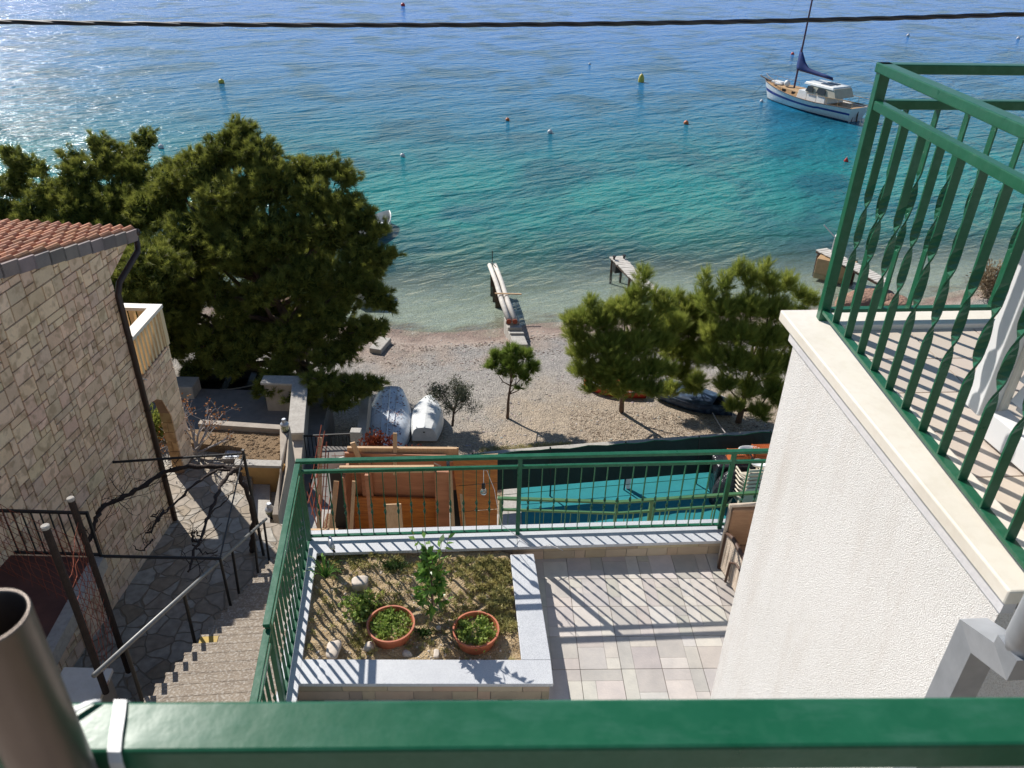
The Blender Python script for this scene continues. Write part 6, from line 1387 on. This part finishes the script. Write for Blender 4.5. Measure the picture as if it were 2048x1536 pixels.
big = pf([(345, 345, 24.8, .5), (375, 330, 24.6, .4), (335, 385, 24.5, .7), (482, 262, 24.6, .50), (455, 300, 24.3, .85), (520, 312, 24.0, .80), (405, 340, 24.0, .85), (540, 370, 23.5, 1.0), (350, 372, 24.2, .9), (460, 400, 23.2, 1.1), (310, 420, 24.0, 1.0),
          (600, 345, 24.3, .60), (650, 335, 24.2, .55), (690, 355, 24.0, .50), (625, 400, 23.4, .85), (690, 410, 23.3, .70), (725, 440, 23.0, .55), (752, 462, 22.8, .42), (660, 460, 22.8, .9), (720, 500, 22.5, .70), (765, 515, 22.4, .45), (785, 512, 22.5, .22),
          (560, 470, 22.6, 1.1), (480, 500, 22.3, 1.1), (390, 480, 22.8, 1.1), (320, 520, 22.5, 1.1), (600, 560, 21.8, .9), (700, 560, 21.8, .75), (750, 590, 21.7, .55), (775, 610, 21.7, .33),
          (520, 590, 21.2, .62), (555, 570, 21.1, .45), (462, 625, 21.2, .50), (430, 580, 21.6, .6), (360, 610, 21.8, .9), (300, 600, 22.0, .9),
          (650, 640, 21.3, .85), (720, 665, 21.2, .62), (757, 655, 21.3, .40), (580, 680, 20.9, .8), (500, 690, 21.0, .8), (420, 690, 21.2, .8), (350, 690, 21.5, .7),
          (655, 712, 20.6, .60), (560, 738, 20.3, .55, .6), (690, 700, 20.9, .5), (460, 735, 20.6, .5, .6),
          (700, 775, 19.4, .62, .55), (640, 765, 19.3, .60, .5), (745, 768, 19.6, .38, .6), (600, 790, 19.2, .5, .5), (680, 805, 19.0, .45, .5), (540, 775, 19.4, .5, .5), (390, 740, 21, .5, .6),
          (450, 450, 25.5, 1.4), (600, 520, 24.8, 1.4), (520, 620, 24.0, 1.4), (660, 600, 23.6, 1.0), (380, 560, 25, 1.4), (600, 660, 23, 1.2), (450, 690, 23, 1.2), (340, 640, 24, 1.2), (740, 540, 23.5, .6)])
mb_ = gz(640, 850, 1.2)
pine('large_pine', 'broad dense dark pine overhanging the beach behind the stone house', (-6.4, 22.0, 1.0), big, 'pine_dark', 5, 6200, 42, .19, .0115, core=620, ball=3, grow=.92, spread=.36, twig=.12, trunk_r=.26, limbs=40, upb=.6, shell=.28)
lp = pf([(292, 278, 26.5, .45), (265, 310, 26.2, .62), (200, 290, 26.0, .5), (215, 330, 25.6, .8), (148, 318, 25.7, .45), (160, 360, 25.2, .85), (270, 350, 25.4, .8), (240, 400, 24.8, 1.0), (170, 420, 24.6, 1.0), (100, 390, 25.0, .8), (45, 330, 26, .55), (15, 305, 26.2, .35), (30, 370, 25.8, .65), (80, 340, 25.8, .35), (10, 420, 25.2, .6), (70, 430, 24.8, .8), (-40, 400, 25.4, .8), (-60, 330, 26, .7), (130, 470, 24.2, 1.0), (30, 490, 24.4, 1.0), (230, 480, 24, 1.1), (280, 430, 24.5, .9), (-50, 480, 24.5, 1.0), (90, 560, 24, 1.2), (200, 570, 23.6, 1.2), (10, 600, 24, 1.2), (-120, 420, 25.5, 1.0), (-140, 520, 24.5, 1.2), (150, 520, 21.5, 1.2), (230, 560, 21.0, 1.2), (300, 540, 20.8, 1.1), (90, 600, 21.5, 1.3), (190, 640, 21.0, 1.3), (270, 630, 20.6, 1.1), (20, 560, 21.5, 1.3), (-60, 620, 22, 1.4), (100, 700, 21, 1.3)])
pine('left_pine', 'olive green pine rising behind the tiled roof of the stone house', (-13.8, 25.0, .9), lp, 'pine_dark', 9, 3500, 42, .19, .0115, core=620, ball=3, grow=.92, spread=.36, twig=.12, trunk_r=.22, limbs=20, upb=.7, shell=.28)
def feather(lst, seed, n=5):
    rg = random.Random(seed); out = []
    for (x, y, Y, r, *q) in lst:
        c = gy(x, y, Y)
        out.append((c.x, c.y, c.z, r) if not q else (c.x, c.y, c.z, r, q[0]))
    return out
T1 = feather([(1288, 552, 21.6, .20, 1.8), (1280, 590, 21.6, .26, 1.4), (1262, 600, 21.5, .20, 1.4), (1222, 618, 21.4, .26), (1200, 640, 21.2, .42), (1165, 640, 21.1, .32), (1150, 672, 21.0, .28), (1138, 640, 21.1, .18), (1250, 625, 21.3, .42), (1290, 640, 21.4, .40), (1325, 610, 21.7, .28, 1.3), (1165, 705, 20.9, .36), (1215, 690, 20.8, .48), (1270, 690, 20.9, .48), (1320, 680, 21.3, .42), (1160, 742, 20.8, .28), (1195, 745, 20.6, .34), (1245, 745, 20.5, .42), (1300, 740, 20.7, .38), (1330, 740, 21.1, .3), (1290, 775, 20.6, .24), (1240, 785, 20.5, .22, .7), (1350, 650, 21.7, .32), (1215, 770, 20.4, .26), (1180, 775, 20.3, .2), (1265, 770, 20.3, .3), (1310, 780, 20.3, .26), (1230, 725, 20.4, .4), (1180, 605, 21.3, .18), (1310, 590, 21.8, .16, 1.5)], 1)
T2 = feather([(1352, 600, 23.2, .22, 1.5), (1372, 620, 23.0, .34), (1350, 650, 22.8, .42), (1390, 660, 22.8, .42), (1350, 700, 22.4, .42), (1390, 710, 22.4, .42), (1330, 620, 23.2, .24, 1.3), (1410, 640, 23, .3, 1.3), (1360, 745, 22.2, .3), (1420, 700, 22.6, .36), (1340, 780, 21.6, .25), (1385, 775, 21.6, .28), (1395, 600, 23.0, .22, 1.5)], 2)
T3 = feather([(1410, 560, 21.8, .16, 2.0), (1415, 600, 21.7, .26, 1.4), (1450, 570, 21.7, .22, 1.7), (1478, 545, 21.9, .20, 1.7), (1500, 560, 21.8, .26, 1.4), (1530, 540, 22.0, .18, 1.9), (1540, 570, 21.8, .28, 1.3), (1575, 570, 22.0, .24, 1.4), (1600, 590, 22.1, .22, 1.3), (1450, 620, 21.4, .38), (1500, 615, 21.4, .42), (1550, 620, 21.6, .42), (1590, 635, 21.8, .32), (1430, 665, 21.2, .38), (1480, 670, 21.0, .46), (1535, 675, 21.2, .46), (1580, 680, 21.4, .38), (1420, 715, 20.9, .32), (1470, 725, 20.8, .42), (1525, 730, 20.9, .46), (1570, 730, 21.1, .36), (1450, 770, 20.6, .28), (1500, 780, 20.6, .32), (1545, 780, 20.8, .36), (1470, 812, 20.4, .24, .7), (1520, 825, 20.6, .28, .7), (1560, 800, 20.9, .3), (1610, 650, 22, .3), (1620, 600, 22.3, .22), (1395, 760, 20.9, .22)], 3)
pine('beach_pine', 'light green feathery pine, leftmost of the beach pines, over the red rowing boat', tuple(gz(1243, 822, .98)), T1, 'pine_light', 15, 3900, 46, .20, .0085, core=110, grow=1.14, cw_=2.5, spread=.22, twig=.24, trunk_r=.085, limbs=14, group='light green pines at the back of the beach', upb=1.0, shell=.6)
pine('beach_pine', 'light green pine, middle one of the beach pines, set farther back', tuple(gz(1372, 790, .9)), T2, 'pine_light', 16, 2000, 46, .20, .0085, core=110, grow=1.14, cw_=2.5, spread=.22, twig=.24, trunk_r=.07, limbs=8, group='light green pines at the back of the beach', upb=1.0, shell=.6)
pine('beach_pine', 'tall light green pine, rightmost of the beach pines, against the white wall', tuple(gz(1476, 846, 1.0)), T3, 'pine_light', 17, 4300, 46, .20, .0085, core=110, grow=1.14, cw_=2.5, spread=.22, twig=.24, trunk_r=.10, limbs=18, group='light green pines at the back of the beach', upb=1.0, shell=.6)
sp_ = feather([(1022, 703, 21.2, .20), (995, 712, 21.25, .18), (984, 732, 21.1, .17), (1050, 712, 21.2, .2), (1022, 732, 21.0, .26), (1062, 735, 21.2, .20), (1052, 756, 21.0, .16), (1005, 748, 21.0, .13), (1040, 775, 21.0, .09), (1012, 720, 21.5, .2), (1035, 745, 21.3, .2)], 4)
t = pine('small_pine', 'small round headed pine standing alone on the pebbles', (-.116, 21.19, gh(0, 21.19)-.05), sp_, 'pine_small', 18, 560, 50, .21, .0085, core=60, cw_=2, spread=.26, twig=.10, trunk_r=.055, limbs=9, upb=.7, shell=.6)
sp2 = [(.03, 21.1, 1.75, .12)]
# olive
ob_ = gz(905, 852, 1.05); t = thing('olive_tree', 'small grey leaved olive tree between dinghy and small pine', 'tree', tuple(ob_))
mb = MB(); rg = random.Random(33); tips = []
mb.tube([ob_, ob_+V(.03, 0, .35), ob_+V(.05, .03, .6)], [.045, .035, .03], n=8)
for k in range(9): a = k*.75; branch(mb, ob_+V(.03, .0, .42+.03*k), (math.cos(a), math.sin(a)*.7, .9), .02, .50, 2, rg, tips, spread=.55, up=.15, wob=.25, n=5, kids=(2, 3), shrink=.72)
mb.build('trunk', 'bark', t)
rs = np.random.RandomState(5); tp_ = np.array([tuple(a) for a, b in tips]); k = 55; C = np.repeat(tp_, k, 0)+rs.randn(len(tp_)*k, 3)*.09; D = unit(rs.randn(len(C), 3)+[0, 0, .5]); v3, r3 = leaves(C, D, .075, .021, rs, rs.rand(len(C)), 0); np_mesh('leaves', v3, 4, r3, 'olive_leaf', t)
# beach weeds
rs = np.random.RandomState(77); P = []
for i in range(900):
    x = rs.uniform(-.9, 1.8); y = 18.95+rs.rand()*.5+.12*x*0; P.append((x, y+.1*x, gh(x, y)))
P = np.array(P); C = np.repeat(P, 8, 0)+rs.randn(len(P)*8, 3)*.025; D = unit(rs.randn(len(C), 3)+[0, 0, 1]); v3, r3 = leaves(C, D, .05, .012, rs, rs.rand(len(C)), 0); tag(np_mesh('beach_weeds', v3, 4, r3, 'succulent'), kind='stuff')

# larger stones, twigs and dry seaweed strewn over the beach
mb = MB(); rg = random.Random(55)
for i in range(2600):
    y = rg.uniform(18.6, 28.9); x = rg.uniform(-7, 12)
    r = rg.choice((.016, .02, .025, .03, .045)); z = gh(x, y)
    mb.lathe((x, y, z-r*.25), [(r*.9, 0), (r, r*.3), (r*.7, r*.62), (.0001, r*.7)], n=7, r=rg.random(), sx=rg.uniform(.7, 1.4), sy=rg.uniform(.7, 1.2))
struct(mb, 'beach_stones', 'beach_stone', kind='stuff')
P = []
for i in range(1500):
    x = rs.uniform(-8, 13); k = rs.rand(); y = shore(x)-(1.9 if k < .6 else 3.2)+rs.randn()*.16; P.append((x, y, gh(x, y)+.01))
C = np.array(P); D = unit(rs.randn(len(C), 3)*[1, .6, .08]); v3, r3 = leaves(C, D, .11, .022, rs, rs.rand(len(C)), 0); tag(np_mesh('dry_seaweed', v3, 4, r3, 'litter'), kind='stuff')
P = []
for i in range(2600):
    x = rs.uniform(1.8, 9); y = rs.uniform(18.9, 21.6); P.append((x, y, gh(x, y)+.01))
C = np.array(P); D = unit(rs.randn(len(C), 3)*[1, 1, .08]); v3, r3 = leaves(C, D, .13, .014, rs, rs.rand(len(C)), 0); tag(np_mesh('pine_litter', v3, 4, r3, 'litter'), kind='stuff')
